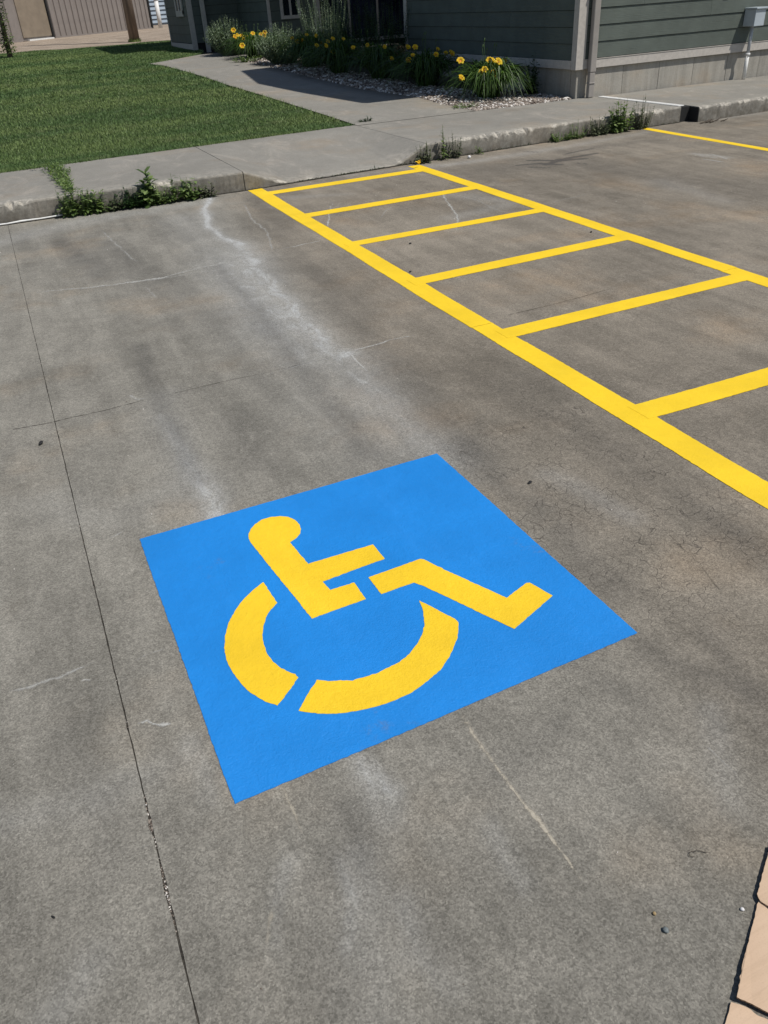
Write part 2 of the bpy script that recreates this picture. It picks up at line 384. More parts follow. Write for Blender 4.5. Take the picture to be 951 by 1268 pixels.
# (channel, photo polyline, width at start, width at end, strength at start, strength at end)
MARKS = [
 ('pale', [(262, 243), (252, 258), (260, 280), (276, 294), (297, 303)], .05, .045, .95, .8),
 ('pale', [(276, 294), (300, 308), (318, 332), (340, 352), (362, 382), (385, 408), (412, 432), (432, 438)], .075, .06, .42, .60),
 ('pale', [(295, 308), (312, 348), (340, 392), (390, 438)], .20, .18, .42, .42),
 ('pale', [(430, 440), (455, 470), (485, 505), (515, 545), (560, 575)], .08, .10, .42, .30),
 ('pale', [(440, 450), (480, 510), (530, 560)], .2, .2, .22, .18),
 ('pale', [(290, 330), (350, 420), (430, 520), (500, 590)], .34, .26, .22, .16), ('pale', [(230, 270), (280, 330), (340, 400)], .25, .25, .30, .22),
 ('pale', [(60, 620), (150, 640), (240, 600)], .12, .12, .14, .12), ('pale', [(445, 935), (460, 960), (485, 985)], .018, .03, .6, .4), ('pale', [(418, 1085), (432, 1130), (428, 1180)], .016, .014, .4, .3),
 ('pale', [(500, 1120), (512, 1180), (560, 1230)], .03, .03, .25, .2), ('pale', [(610, 1010), (650, 1090)], .02, .03, .28, .2), ('pale', [(0, 1010), (120, 990), (200, 960)], .06, .05, .18, .14), ('pale', [(120, 1180), (60, 1268)], .05, .05, .2, .2),
 ('pale', [(230, 930), (260, 990)], .03, .03, .3, .2), ('pale', [(880, 880), (900, 1000)], .04, .04, .22, .18),
 ('dark', [(380, 1110), (420, 1230)], .05, .05, .22, .2), ('dark', [(800, 800), (951, 860)], .05, .06, .25, .2), ('dark', [(90, 900), (140, 1060)], .06, .05, .14, .16),
 ('pale', [(0, 300), (90, 275), (180, 262), (250, 250)], .20, .20, .30, .35),
 ('pale', [(250, 240), (305, 236), (350, 226), (510, 208)], .06, .06, .4, .25),
 ('pale', [(520, 208), (600, 198), (700, 182), (800, 164)], .12, .10, .45, .25),
 ('pale', [(860, 150), (951, 140)], .10, .10, .3, .3),
 ('pale', [(205, 512), (212, 540), (228, 562), (240, 590), (262, 628), (268, 648)], .03, .055, .35, .75),
 ('pale', [(200, 490), (222, 560), (262, 640)], .10, .10, .20, .25),
 ('pale', [(452, 945), (465, 990), (480, 1020)], .04, .05, .35, .25),
 ('pale', [(350, 1080), (335, 1130), (338, 1180)], .022, .012, .30, .15),
 ('pale', [(440, 1070), (455, 1150), (470, 1268)], .05, .05, .22, .15),
 ('pale', [(540, 240), (640, 250), (560, 270)], .12, .12, .3, .3),
 ('pale', [(360, 245), (430, 240)], .08, .08, .3, .2),
 ('pale', [(860, 190), (900, 195)], .05, .05, .5, .5),
 ('pale', [(820, 225), (900, 250)], .16, .1, .2, .2),
 ('pale', [(680, 590), (780, 640)], .06, .06, .25, .3),
 ('oil', [(655, 199), (690, 199), (722, 196)], .05, .06, .9, .9), ('oil', [(640, 205), (668, 203), (695, 204)], .035, .04, .8, .8), ('oil', [(676, 204), (705, 195), (738, 190)], .04, .045, .95, .9),
 ('oil', [(650, 188), (672, 188)], .025, .02, .75, .75), ('oil', [(700, 191), (735, 184)], .03, .03, .75, .7), ('oil', [(655, 207), (682, 207)], .025, .02, .75, .75), ('oil', [(712, 202), (732, 204)], .022, .02, .8, .8), ('oil', [(690, 197), (740, 196)], .03, .02, .8, .5),
 ('dark', [(75, 300), (115, 330), (135, 345)], .12, .12, .45, .3),
 ('dark', [(135, 300), (210, 370), (250, 400)], .12, .20, .30, .20),
 ('dark', [(270, 330), (330, 400), (400, 490), (450, 560)], .06, .08, .25, .32),
 ('dark', [(400, 360), (455, 420), (520, 490), (590, 560)], .10, .10, .20, .25),
 ('dark', [(170, 430), (185, 465), (210, 520), (245, 600)], .05, .04, .30, .30),
 ('dark', [(285, 520), (330, 580)], .12, .12, .18, .2),
 ('dark', [(320, 245), (350, 300), (480, 400)], .12, .14, .22, .15),
 ('dark', [(610, 210), (700, 200), (800, 215), (951, 240)], .35, .3, .30, .16),
 ('dark', [(700, 188), (790, 175), (860, 178)], .16, .14, .35, .22),
 ('dark', [(570, 560), (680, 640), (760, 730)], .10, .08, .32, .25),
 ('dark', [(640, 470), (760, 560), (951, 690)], .16, .12, .16, .2),
 ('dark', [(880, 780), (951, 900)], .05, .05, .25, .25),
 ('dark', [(430, 1010), (445, 1070), (400, 1080)], .05, .04, .30, .26),
 ('dark', [(610, 960), (690, 900)], .05, .04, .2, .2),
 ('dark', [(490, 1100), (560, 1180)], .05, .05, .12, .14),
 ('dark', [(620, 800), (800, 870)], .03, .04, .25, .2),
]
warmP = pl([(310, 235), (345, 300), (440, 400), (520, 470), (700, 640), (951, 880)])
def lot_attr(X, Y):
    out = {k: np.zeros(X.shape) for k in ('pale', 'dark', 'warm', 'craze', 'oil')}
    wob = .05*np.sin(X*7.3+Y*3.1) + .04*np.sin(Y*11.7-X*4.2)
    for ch, P, w0, w1, s0, s1 in MARKS:
        d, q = pdist(X + wob*.25, Y + wob*.25, pl(P)); ww = w0 + (w1-w0)*q; st = (s0 + (s1-s0)*q)*(1.5 if ch == 'dark' else 1.0)
        v = st*np.exp(-(d/ww)**2*1.1)
        out[ch] = 1-(1-out[ch])*(1-v)
    d, q = pdist(X, Y, warmP)
    right = 1/(1+np.exp(-(X - np.interp(Y, warmP[::-1, 1], warmP[::-1, 0]) + .15)*9))
    out['warm'] = right*.9
    out['dark'] = 1-(1-out['dark'])*(1-.10*right)
    for c, r, s in (((730, 600), .55, 1.0), ((860, 700), .5, .7), ((760, 470), .5, .45), ((700, 540), .5, .8)):
        p = at(*c); out['craze'] += s*np.exp(-(((X-p[0])**2 + (Y-p[1])**2)/(r*r)))
    out['craze'] = np.clip(out['craze'], 0, 1)
    return out
lot = empty('parking_lot', kind='structure')
def slab(x0, x1, y0, y1, step, gx0=.0, gx1=.0, gy0=.0, gy1=.0):
    nx = max(2, int((x1-x0)/step)+1); ny = max(2, int((y1-y0)/step)+1)
    xs = np.linspace(x0+gx0, x1-gx1, nx); yv = np.linspace(y0+gy0, y1-gy1, ny)
    X, Y = np.meshgrid(xs, yv); Xo, Yo = X.copy(), Y.copy()
    if step < .1:                                             # worn, slightly ragged arrises
        X[:, 0] += np.abs(rng.normal(0, .0008, ny)); X[:, -1] -= np.abs(rng.normal(0, .0008, ny))
        for yc, amp, wd in ((1.12, .006, .05), (1.30, .005, .025), (.98, .004, .04), (2.0, .001, .2)):
            if gx1 and abs(x1+.1) < .01: X[:, -1] -= amp*.8*np.exp(-((Y[:, -1]-yc)/wd)**2)*rng.uniform(.5, 1.2, ny)
            if gx0 and abs(x0+.1) < .01: X[:, 0] += amp*.5*np.exp(-((Y[:, 0]-yc)/wd)**2)*rng.uniform(.3, 1.2, ny)
    Z = np.zeros_like(X)
    V = np.stack([X, Y, Z], -1).reshape(-1, 3); A = lot_attr(Xo, Yo)
    idx = np.arange(nx*ny).reshape(ny, nx)
    F = np.stack([idx[:-1, :-1], idx[:-1, 1:], idx[1:, 1:], idx[1:, :-1]], -1).reshape(-1, 4)
    ring = np.concatenate([idx[0, :], idx[1:, -1], idx[-1, -2::-1], idx[-2:0:-1, 0]])
    low = V[ring].copy(); low[:, 2] = -.06; b = len(V); V = np.vstack([V, low]); k = len(ring)
    j = np.arange(k); S = np.stack([ring, b+j, b+(j+1) % k, ring[(j+1) % k]], -1)
    F = np.vstack([F, S[:, ::-1][:, [0, 1, 2, 3]]])
    at2 = {n: np.concatenate([a.ravel(), np.zeros(k)]) for n, a in A.items()}
    np_mesh('slab', V, F, M['lot'], at2, lot)
JX, JY = .0010, .0
slab(-.1, 4.05, 3.7, 8.95, .025, JX, 0.001, JY, 0); slab(-.1, 4.05, -.6, 3.7, .025, JX, 0.001, .001, JY)
slab(4.05, 14, 3.7, 8.95, .032, .001, 0, JY, 0); slab(4.05, 14, -.6, 3.7, .09, .001, 0, .001, JY)
slab(-4, -.1, 3.7, 8.95, .045, 0, JX, JY, 0); slab(-4, -.1, -.6, 3.7, .03, 0, JX, 0, JY)
slab(-40, -4.004, -.6, 8.95, .5); slab(14.004, 60, -.6, 8.95, .5); slab(-40, 60, -40, -.604, 1.0)
jf = MB(); jf.box(-.12, -.6, -.05, -.08, 8.4, -.0035); jf.box(-4, 3.685, -.05, 14, 3.715, -.010)
tag(jf.build('joint_filler', M['dirt'], lot), kind='stuff')
bits = MB()
for _ in range(260):
    y = random.choice([random.gauss(1.12, .06), random.gauss(1.3, .03), random.uniform(.8, 8)]); x = -.1 + random.gauss(-.001, .003)
    if y > 8.3: continue
    r = random.uniform(.0012, .0038); bits.cur = random.random()
    c0 = [bits.vert((x+random.uniform(-1, 1)*r, y+random.uniform(-1, 1)*r, -.004+random.uniform(0, 1)*r*1.2)) for _ in range(6)]
    for q in ((0, 1, 2), (1, 2, 3), (2, 3, 4), (3, 4, 5), (0, 2, 4), (1, 3, 5)): bits.face([c0[i] for i in q])
tag(bits.build('joint_gravel', M['gravel'], lot), kind='stuff')

# flat marks on the slabs: lime, chalk, oil and hairline cracks
def ribbon(name, pts, width, mat, z=.0016, strength=1.0, px=True, jit=.25, step=.02, soft=True):
    P = pl(pts) if px else np.array(pts, float)
    seg = np.linalg.norm(np.diff(P, axis=0), axis=1); L = np.concatenate([[0], np.cumsum(seg)]); n = max(3, int(L[-1]/step))
    s = np.linspace(0, L[-1], n); C = np.stack([np.interp(s, L, P[:, 0]), np.interp(s, L, P[:, 1])], -1)
    W = np.array(width if isinstance(width, (list, tuple)) else [width, width], float); W = np.interp(s/L[-1], np.linspace(0, 1, len(W)), W)
    d = np.gradient(C, axis=0); d /= np.linalg.norm(d, axis=1)[:, None]+1e-9; nrm = np.stack([-d[:, 1], d[:, 0]], -1)
    wig = np.cumsum(rng.normal(0, 1, n)); wig -= np.linspace(wig[0], wig[-1], n); wig = wig/(np.abs(wig).max()+1e-6)*jit*.03 if jit else 0*wig
    wig2 = np.cumsum(rng.normal(0, 1, n)); wig2 -= np.convolve(np.pad(wig2, 6, 'edge'), np.ones(13)/13, 'valid')
    C = C + nrm*(wig + wig2*(.0035 if jit > .05 else .0008))[:, None]
    off = np.array([-1, -.5, 0, .5, 1]); fd = np.array([0, .55, 1, .55, 0])
    V = (C[:, None, :] + nrm[:, None, :]*off[None, :, None]*W[:, None, None]*.5)
    V = np.concatenate([V, np.full(V.shape[:2]+(1,), z*.45)], -1).reshape(-1, 3)
    endf = np.clip(np.minimum(s, L[-1]-s)/(.12*L[-1]+1e-6), 0, 1)
    fade = (fd[None, :]*endf[:, None]).ravel()
    idx = np.arange(n*5).reshape(n, 5); F = np.stack([idx[:-1, :-1], idx[:-1, 1:], idx[1:, 1:], idx[1:, :-1]], -1).reshape(-1, 4)
    o = np_mesh(name, V, F[:, ::-1] if False else F, mat, {'fade': fade, 'str': np.full(n*5, strength*(.95 if mat.name in ('chalk_scar', 'hairline') else .85))}, lot)
    o['kind'] = 'structure' if False else 'stuff'
    del o['kind']
    return o
ribbon('crack', [(20, 366), (60, 360), (110, 356), (150, 351), (200, 344), (250, 331), (300, 320)], [.03, .05, .05, .03], M['mk_pale'], strength=.75)
ribbon('crack', [(150, 349), (190, 347), (230, 340), (285, 333)], .02, M['mk_pale'], .0026, .6)
ribbon('crack', [(335, 311), (370, 304), (402, 297)], .025, M['mk_pale'], strength=.75, jit=.1)
ribbon('crack', [(300, 250), (312, 272), (330, 287), (334, 300), (338, 315)], .035, M['mk_pale'], strength=.5)
ribbon('crack', [(433, 437), (445, 432), (470, 426), (483, 421), (520, 414)], [.02, .03, .012], M['mk_pale'], .0026, .9, jit=.05)
ribbon('crack', [(433, 437), (436, 441), (442, 448), (458, 463)], .02, M['mk_pale'], .0034, .8, jit=.05)
ribbon('crack', [(160, 489), (170, 495), (185, 492)], .03, M['mk_pale'], .0026, .6, jit=.05)
ribbon('crack', [(330, 465), (350, 458), (385, 449), (420, 441)], .016, M['mk_pale'], .0026, .5, jit=.05)
ribbon('crack', [(412, 250), (409, 262), (405, 284)], .03, M['mk_pale'], strength=.85, jit=.2)
ribbon('crack', [(548, 233), (551, 245), (560, 258), (566, 268), (566, 290)], .035, M['mk_pale'], strength=.8)
ribbon('crack', [(488, 253), (478, 262), (468, 272)], .02, M['mk_pale'], strength=.5)
ribbon('crack', [(560, 241), (590, 248), (620, 262), (660, 268)], .03, M['mk_pale'], strength=.35)
ribbon('crack', [(125, 285), (140, 300), (170, 325)], .03, M['mk_pale'], strength=.5)
ribbon('crack', [(180, 355), (195, 370)], .02, M['mk_pale'], strength=.5)
ribbon('crack', [(668, 254), (730, 240)], .03, M['mk_pale'], strength=.35)
ribbon('crack', [(570, 883), (590, 915), (604, 935), (640, 985), (664, 1012), (680, 1035), (700, 1060), (730, 1105)], [.018, .024, .020, .014, .020, .014, .008], M['mk_tan'], .0026, .9, jit=.03)
ribbon('crack', [(348, 972), (356, 990), (368, 1015), (378, 1040)], [.010, .014, .016, .006], M['mk_tan'], .0026, .7, jit=.05)
ribbon('crack', [(5, 858), (45, 848), (80, 835), (125, 818)], [.012, .022, .018, .006], M['mk_pale'], .0026, .6, jit=.06)
ribbon('crack', [(160, 822), (185, 810), (210, 801)], .008, M['mk_pale'], .0026, .5, jit=.05)
ribbon('crack', [(130, 668), (160, 656)], .008, M['mk_pale'], .0026, .7, jit=.1)
ribbon('crack', [(168, 1052), (190, 1046)], .004, M['mk_pale'], .0026, .6, jit=.05)
ribbon('crack', [(330, 1180), (334, 1140), (342, 1120)], .014, M['mk_tan'], .0026, .45, jit=.05)
ribbon('crack', [(870, 920), (920, 965)], .01, M['mk_pale'], .0026, .3, jit=.05)
ribbon('crack', [(168, 897), (182, 893), (190, 896)], [.008, .022, .006], M['mk_pale'], .0026, .95, jit=.02, step=.004)
ribbon('crack', [(186, 897), (200, 898), (214, 896)], [.008, .024, .008], M['mk_pale'], .0032, .95, jit=.02, step=.004)
ribbon('crack', [(100, 844), (107, 842), (114, 843)], [.006, .016, .006], M['mk_pale'], .0034, .9, jit=.02, step=.004)
# dark hairlines and the joint lines the slabs show
ribbon('crack', [(0, 535), (60, 524), (130, 508), (190, 493)], .010, M['mk_hair'], .0026, 1.0, jit=.02)
ribbon('crack', [(190, 493), (280, 472), (345, 458), (430, 438)], .008, M['mk_hair'], .0022, .7, jit=.02)
ribbon('crack', [(618, 393), (690, 376), (770, 354)], .012, M['mk_hair'], .0026, .55, jit=.02)
ribbon('crack', [(815, 650), (870, 700), (895, 740)], .006, M['mk_hair'], .0026, .35, jit=.15)
ribbon('crack', [(640, 560), (700, 620), (790, 665), (850, 720)], .005, M['mk_hair'], .0034, .3, jit=.2)
for pts in ([(862, 192), (890, 196)], [(875, 190), (905, 198)], [(868, 197), (898, 201)]):
    ribbon('gravel_scar', pts, .06, M['mk_pale'], .0016+.0005*random.randint(0, 5), .6, jit=.3, step=.03)

# ------------------------------------------------------------ painted markings
def ragged(P, amp=.0012, step=.012, low=.0):
    out = []
    for i in range(len(P)):
        a = np.array(P[i]); b = np.array(P[(i+1) % len(P)]); L = np.linalg.norm(b-a); n = max(1, int(L/step))
        d = (b-a)/max(L, 1e-6); nn = np.array([-d[1], d[0]]); ph = random.random()*9
        for k in range(n):
            t_ = k/n; s = t_*L
            off = 0 if k == 0 else random.gauss(0, amp) + low*math.sin(s*2.1+ph) + low*.5*math.sin(s*7.7+ph*2)
            out.append(a + d*s + nn*off)
    return out
def sheet(name, P, z, mat, parent, thick=.003):
    bm = bmesh.new(); top = [bm.verts.new((p[0], p[1], z)) for p in P]
    f = bm.faces.new(top); bot = [bm.verts.new((p[0], p[1], z-thick)) for p in P]
    n = len(P)
    for i in range(n): bm.faces.new((top[i], bot[i], bot[(i+1) % n], top[(i+1) % n]))
    bm.normal_update()
    if f.normal.z < 0: bmesh.ops.reverse_faces(bm, faces=bm.faces[:])
    bmesh.ops.triangulate(bm, faces=[f])
    me = bpy.data.meshes.new(name); bm.to_mesh(me); bm.free(); me.materials.append(mat)
    o = bpy.data.objects.new(name, me); COL.objects.link(o); o.parent = parent; return o

sym = empty('accessible_parking_symbol', (0, 0, 0), label='bright blue painted square with a yellow wheelchair user figure, on the parking bay floor', cat='road marking')
quad = [at(541, 562), at(789, 784), at(291, 996), at(173, 668)]
sheet('blue_panel', ragged(quad, .0006, .012, .0010), .0022, M['blue'], sym, .0018)
def z1(l, ox, oy, s): return [(ox+x/s, oy+y/s) for x, y in l]
fig = z1([(500, 582), (430, 492), (360, 408), (200, 208), (191, 190), (190, 165), (200, 143), (222, 118), (255, 96), (295, 84), (345, 79), (385, 83), (418, 98), (440, 120),
          (447, 142), (444, 162), (428, 183), (393, 207), (482, 314), (800, 218), (857, 288), (700, 345), (553, 400), (590, 442), (708, 405), (765, 486)], 260, 620, 3.9625)
wl = z1([(262, 46), (331, 148), (300, 180), (275, 220), (262, 262), (257, 305), (264, 350), (282, 400), (310, 438), (350, 470), (400, 493), (420, 498), (434, 514), (380, 590), (331, 652),
         (270, 632), (200, 590), (150, 540), (110, 485), (82, 430), (70, 370), (74, 310), (92, 245), (125, 185), (165, 132), (205, 92)], 260, 710, 3.9625)
wr = z1([(290, 272), (330, 293), (400, 330), (450, 355), (467, 372), (467, 400), (460, 450), (440, 500), (410, 550), (385, 588), (330, 635), (245, 695), (180, 724), (110, 748), (50, 764), (0, 774)], 440, 670, 3.6577) \
   + z1([(650, 689), (560, 692), (500, 688), (436, 678), (478, 600), (524, 526), (580, 533), (640, 528), (700, 531)], 260, 710, 3.9625) \
   + z1([(0, 630), (50, 617), (105, 600), (140, 580), (200, 552), (245, 515), (280, 470), (305, 420), (314, 380), (308, 325), (300, 298)], 440, 670, 3.6577)
leg = z1([(60, 168), (295, 84), (310, 86), (420, 140), (685, 261), (775, 193), (790, 192), (893, 250), (720, 401), (600, 345), (420, 258), (340, 222), (300, 203), (265, 191), (118, 243)], 440, 670, 3.6577)
for nm, pts in (('torso_and_arm', fig), ('wheel_arc', wl), ('wheel_arc', wr), ('bent_leg', leg)):
    sheet(nm, ragged([at(*p) for p in pts], .0006, .008, .0004), .0034, M['yellow'], sym, .0011)

aisle = empty('access_aisle_marking', (0, 0, 0), label='yellow ladder of painted stripes marking the access aisle right of the blue square', cat='road marking')
def stripe(x0a, x1a, y0, x0b, x1b, y1, par, z=.0024, name='stripe'):
    sheet(name, ragged([(x0a, y0), (x1a, y0), (x1b, y1), (x0b, y1)], .0009, .014, .0035), z, M['yellow_line'], par, .002)
stripe(2.090, 2.225, -.5, 2.130, 2.268, 3.698, aisle); stripe(2.130, 2.268, 3.7005, 2.19, 2.34, 8.33, aisle)
stripe(3.85, 3.98, -.5, 3.945, 4.075, 3.698, aisle); stripe(3.945, 4.075, 3.7005, 4.02, 4.16, 8.36, aisle)
for ya, yb, wd_ in ((8.03, 8.07, .155), (6.875, 6.925, .145), (5.75, 5.775, .125), (4.625, 4.70, .14), (3.515, 3.545, .13), (2.40, 2.39, .14), (1.28, 1.27, .13)):
    hw = wd_/2; e0, e1 = 2.215, 3.96 if ya < 3.7 else 4.04
    sheet('rung', ragged([(e0, ya-hw), (e1, yb-hw), (e1, yb+hw), (e0, ya+hw)], .0009, .014, .002), .0034, M['yellow_line'], aisle, .002)
bay = empty('bay_line', (0, 0, 0), label='single yellow bay line running out from the curb at far right', cat='road marking')
stripe(7.16, 7.265, 4.5, 7.37, 7.48, 8.60, bay)

# ------------------------------------------------------------ sidewalk slabs, curb face and ramp
side = empty('sidewalk', kind='structure')
YB = 10.38
def front_h(x): return float(np.interp(x, [2.17, 2.52, 2.62, 3.90, 4.02, 4.32], [.18, .055, .022, .020, .05, .18])) if 2.17 < x < 4.32 else .18
def yback(x): return float(np.interp(x, [-9, 0, 4.322], [10.20, 10.25, 10.56]))
def walk_slab(x0, x1, yb=None, ramp=False, chip=1.0, dz=0.0, step=.022):
    xs = frange(x0, x1, step); V = []; A = []; D = []; n = len(xs); k = None
    nb = 14
    for i, x in enumerate(xs):
        if x1 < 4.33: yb = yback(x)
        yf = yfront(x); h = front_h(x)+dz if ramp else .18+dz
        c = max(0, mnoise.noise((x*3.1, 1.7, 0))*1.7)*max(0, mnoise.noise((x*19, 4, 2))+.35)*.085*chip*random.uniform(.3, 1.5)
        if h < .1: c *= .3
        jj = mnoise.noise((x*9, 8, 1))*.004 + random.gauss(0, .0008)
        prof = [(yf-.004, -.1), (yf-.002+jj, -.01), (yf+jj+.003*mnoise.noise((x*14, 0, 3))+.004*mnoise.noise((x*40, 3, 3)), h*.45), (yf+jj, max(h-.02-c, h*.5)), (yf+.006+c*1.1, h-.006-c*.35), (yf+.020+c*1.7, h)]
        pale = [0, .0, .1, .55 if c > .004 else .12, 1.0 if c > .004 else .35, .25+.5*(c > .004)]
        for j in range(1, nb):
            t_ = (j/(nb-1))**1.2; y = prof[5][0] + (yb-prof[5][0])*t_
            z = (h + (.18+dz-h)*min(1, t_*1.15)) if ramp else .18+dz
            prof.append((y, z + (.0015*mnoise.noise((x*2, y*2, 5))))); pale.append(.25*max(0, 1-t_*7)+.12*max(0, mnoise.noise((x*2.3, y*2.3, 9))))
        prof.append((yb, -.1)); pale.append(0)
        k = len(prof); D += [1, 1, .75, .45, .15] + [0]*(k-5)
        for (y, z), p in zip(prof, pale): V.append((x, y, z)); A.append(min(1, p))
    idx = np.arange(n*k).reshape(n, k)
    F = np.stack([idx[:-1, :-1], idx[1:, :-1], idx[1:, 1:], idx[:-1, 1:]], -1).reshape(-1, 4).tolist()
    F += [idx[0].tolist(), idx[-1][::-1].tolist()]
    me = bpy.data.meshes.new('slab'); me.from_pydata(V, [], F); q = me.attributes.new('pale', 'FLOAT', 'POINT'); q.data.foreach_set('value', A)
    q = me.attributes.new('dirt', 'FLOAT', 'POINT'); q.data.foreach_set('value', D)
    me.materials.append(M['walk']); o = bpy.data.objects.new('slab', me); COL.objects.link(o); o.parent = side
    return o
walk_slab(-9, -2.0, step=.1, yb=10.24); walk_slab(-1.992, .512, yb=10.25); walk_slab(.524, 2.166, yb=10.32, chip=2.2); walk_slab(2.174, 4.322, yb=10.55, ramp=True, chip=2.0)
walk_slab(4.330, 8.045, yb=10.462, chip=.8, step=.03); walk_slab(8.20, 15.5, yb=10.44, chip=.8, dz=-.004, step=.035)

# entrance walk curving back between lawn and planting
Lp = [(4.3225, 10.4625), (4.30, 11.6), (4.22, 13.97), (4.05, 15.8), (3.93, 18.1), (3.79, 19.8), (3.6, 20.6)]
Rp = [(6.08, 10.4625), (6.02, 11.33), (6.06, 12.16), (5.80, 13.5), (5.60, 15.8), (5.5, 18), (5.39, 20)]
def interp_path(P, n):
    P = np.array(P); s = np.linspace(0, len(P)-1, n); i = np.arange(len(P)); return np.stack([np.interp(s, i, P[:, 0]), np.interp(s, i, P[:, 1])], -1)
a = interp_path(Lp, 60); b = interp_path(Rp, 60)
fp = MB()
for part, (A0, B0) in enumerate(((a, b),)):
    rows = []
    for p, q in zip(A0, B0): rows.append([fp.vert((p[0]+(q[0]-p[0])*u, p[1]+(q[1]-p[1])*u, T(p[1]+(q[1]-p[1])*u)+.002)) for u in (0, .25, .5, .75, 1)] + [fp.vert((q[0], q[1], T(q[1])-.05)), ])
    for i in range(len(rows)-1):
        for j in range(5): fp.face((rows[i][j], rows[i][j+1], rows[i+1][j+1], rows[i+1][j]))
    fp.poly([(3.6, 20.6, T(20.6)+.002), (5.39, 20.0, T(20)+.002), (9.5, 20.0, T(20)+.002), (9.5, 21.0, T(21)+.002), (9.5, 22.2, T(22.2)+.002), (5.05, 21.9, T(21.9)+.002)])
fo = fp.build('path', M['walk'], smooth=True); tag(fo, kind='structure')
me = fo.data; q = me.attributes.new('pale', 'FLOAT', 'POINT')

# trench drain plate between the two curb slabs
tc_ = empty('drain_plate', (8.12, 9.5, .18), label='thin pale ribbed plate over the drain slot crossing the sidewalk below the downspout', cat='drain cover')
m_ = MB(); m_.box(-.085, -.80, .001, .005, .86, .005)
m_.build('plate', M['white'], tc_)
m_ = MB()
for i in range(82): y = -.79+i*.02; m_.box(-.086, y, .0052, .006, y+.010, .010)
tag(m_.build('ridge', M['white'], tc_), kind='stuff')
vd = MB(); vd.box(8.046, 8.668, -.05, 8.199, 10.40, .172); vd.box(8.190, 8.515, -.05, 8.1985, 8.667, .168)  # black blocks fill the slot, painted shade for the void inside
tag(vd.build('drain_slot_shade', M['black'], side), kind='structure')
ws = MB(); pts = [(-.62, 8.345, .02), (-.3, 8.352, .03), (-.1, 8.35, .026), (.02, 8.355, .034), (.2, 8.36, .028), (.36, 8.352, .038), (.42, 8.35, .036)]
ws.tube([(p[0], p[1]-.012, p[2]*.5) for p in pts], [.004, .009, .007, .009, .007, .007, .003], 7)
tag(ws.build('foam_strip', M['white'], smooth=True), 'thin white strip of foam lying along the foot of the curb at far left', 'debris')

# ------------------------------------------------------------ plants
def strip(mb, pts, wid, side_dir, fold=0.0):
    prev = None
    for p, w_ in zip(pts, wid):
        p = Vector(p); a_ = mb.vert(p - side_dir*w_*.5); b_ = mb.vert(p + side_dir*w_*.5)
        if prev: mb.face((prev[0], prev[1], b_, a_))
        prev = (a_, b_)
def lily_leaves(mb, n, H, Rad, base=.12, flop=1.0):
    for _ in range(n):
        az = random.uniform(0, 2*math.pi); d = Vector((math.cos(az), math.sin(az), 0)); s = Vector((-d.y, d.x, 0))
        r0 = base*math.sqrt(random.random()); a0 = random.uniform(0, 2*math.pi)
        b0 = Vector((math.cos(a0)*r0, math.sin(a0)*r0, 0)) + d*random.uniform(0, base*.6)
        reach = Rad*random.uniform(.35, 1.15); h = H*random.uniform(.55, 1.0)*(1-.30*reach/Rad); pk = random.uniform(.5, .75)
        tw = random.uniform(-.5, .5); w0 = random.uniform(.014, .026); mb.cur = random.random()
        pts = []; wd = []
        for k in range(7):
            t_ = k/6; z = h*(1-(1-t_/pk)**2)*1.0
            if t_ > pk: z = h*(1-((t_-pk)/(1-pk))**2*random.uniform(.35, .85)*flop)
            pts.append(b0 + d*reach*t_**1.15 + s*tw*.12*t_*t_ + Vector((0, 0, max(z, .01)))); wd.append(w0*(1-.9*max(0, t_-.35)/.65)*(.7+.3*min(1, t_*4)))
        strip(mb, pts, wd, (s + Vector((0, 0, .5*random.uniform(-1, 1)))).normalized())
def make_flower():
    mb = MB()
    for k in range(6):
        az = k*math.pi/3; d = Vector((math.cos(az), math.sin(az), 0)); s = Vector((-d.y, d.x, 0)); mb.cur = random.uniform(.3, 1)
        wd = (.012, .032, .040, .030, .008) if k % 2 else (.010, .026, .034, .026, .008)
        pts = [d*.004 + Vector((0, 0, -.03)), d*.018 + Vector((0, 0, .005)), d*.032 + Vector((0, 0, .022)), d*.044 + Vector((0, 0, .020)), d*.050+Vector((0, 0, .010))]
        strip(mb, pts, wd, s)
    return mb
fl_mesh = None
def add_flower(parent, loc, face, sc=1.0):
    global fl_mesh
    if fl_mesh is None:
        o = make_flower().build('flower', M['petal'], parent, smooth=True); fl_mesh = o.data
        c_ = MB(); c_.tube([(0, 0, -.03), (0, 0, .004)], [.006, .016], 6); c_ = c_.build('throat', M['throat'], o); fl_mesh['t'] = 1
        add_flower.th = c_.data
    else:
        o = bpy.data.objects.new('flower', fl_mesh); COL.objects.link(o); o.parent = parent
        c_ = bpy.data.objects.new('throat', add_flower.th); COL.objects.link(c_); c_.parent = o
    o.location = loc; o.rotation_euler = Vector(face).to_track_quat('Z', 'Y').to_euler(); o.scale = (sc,)*3
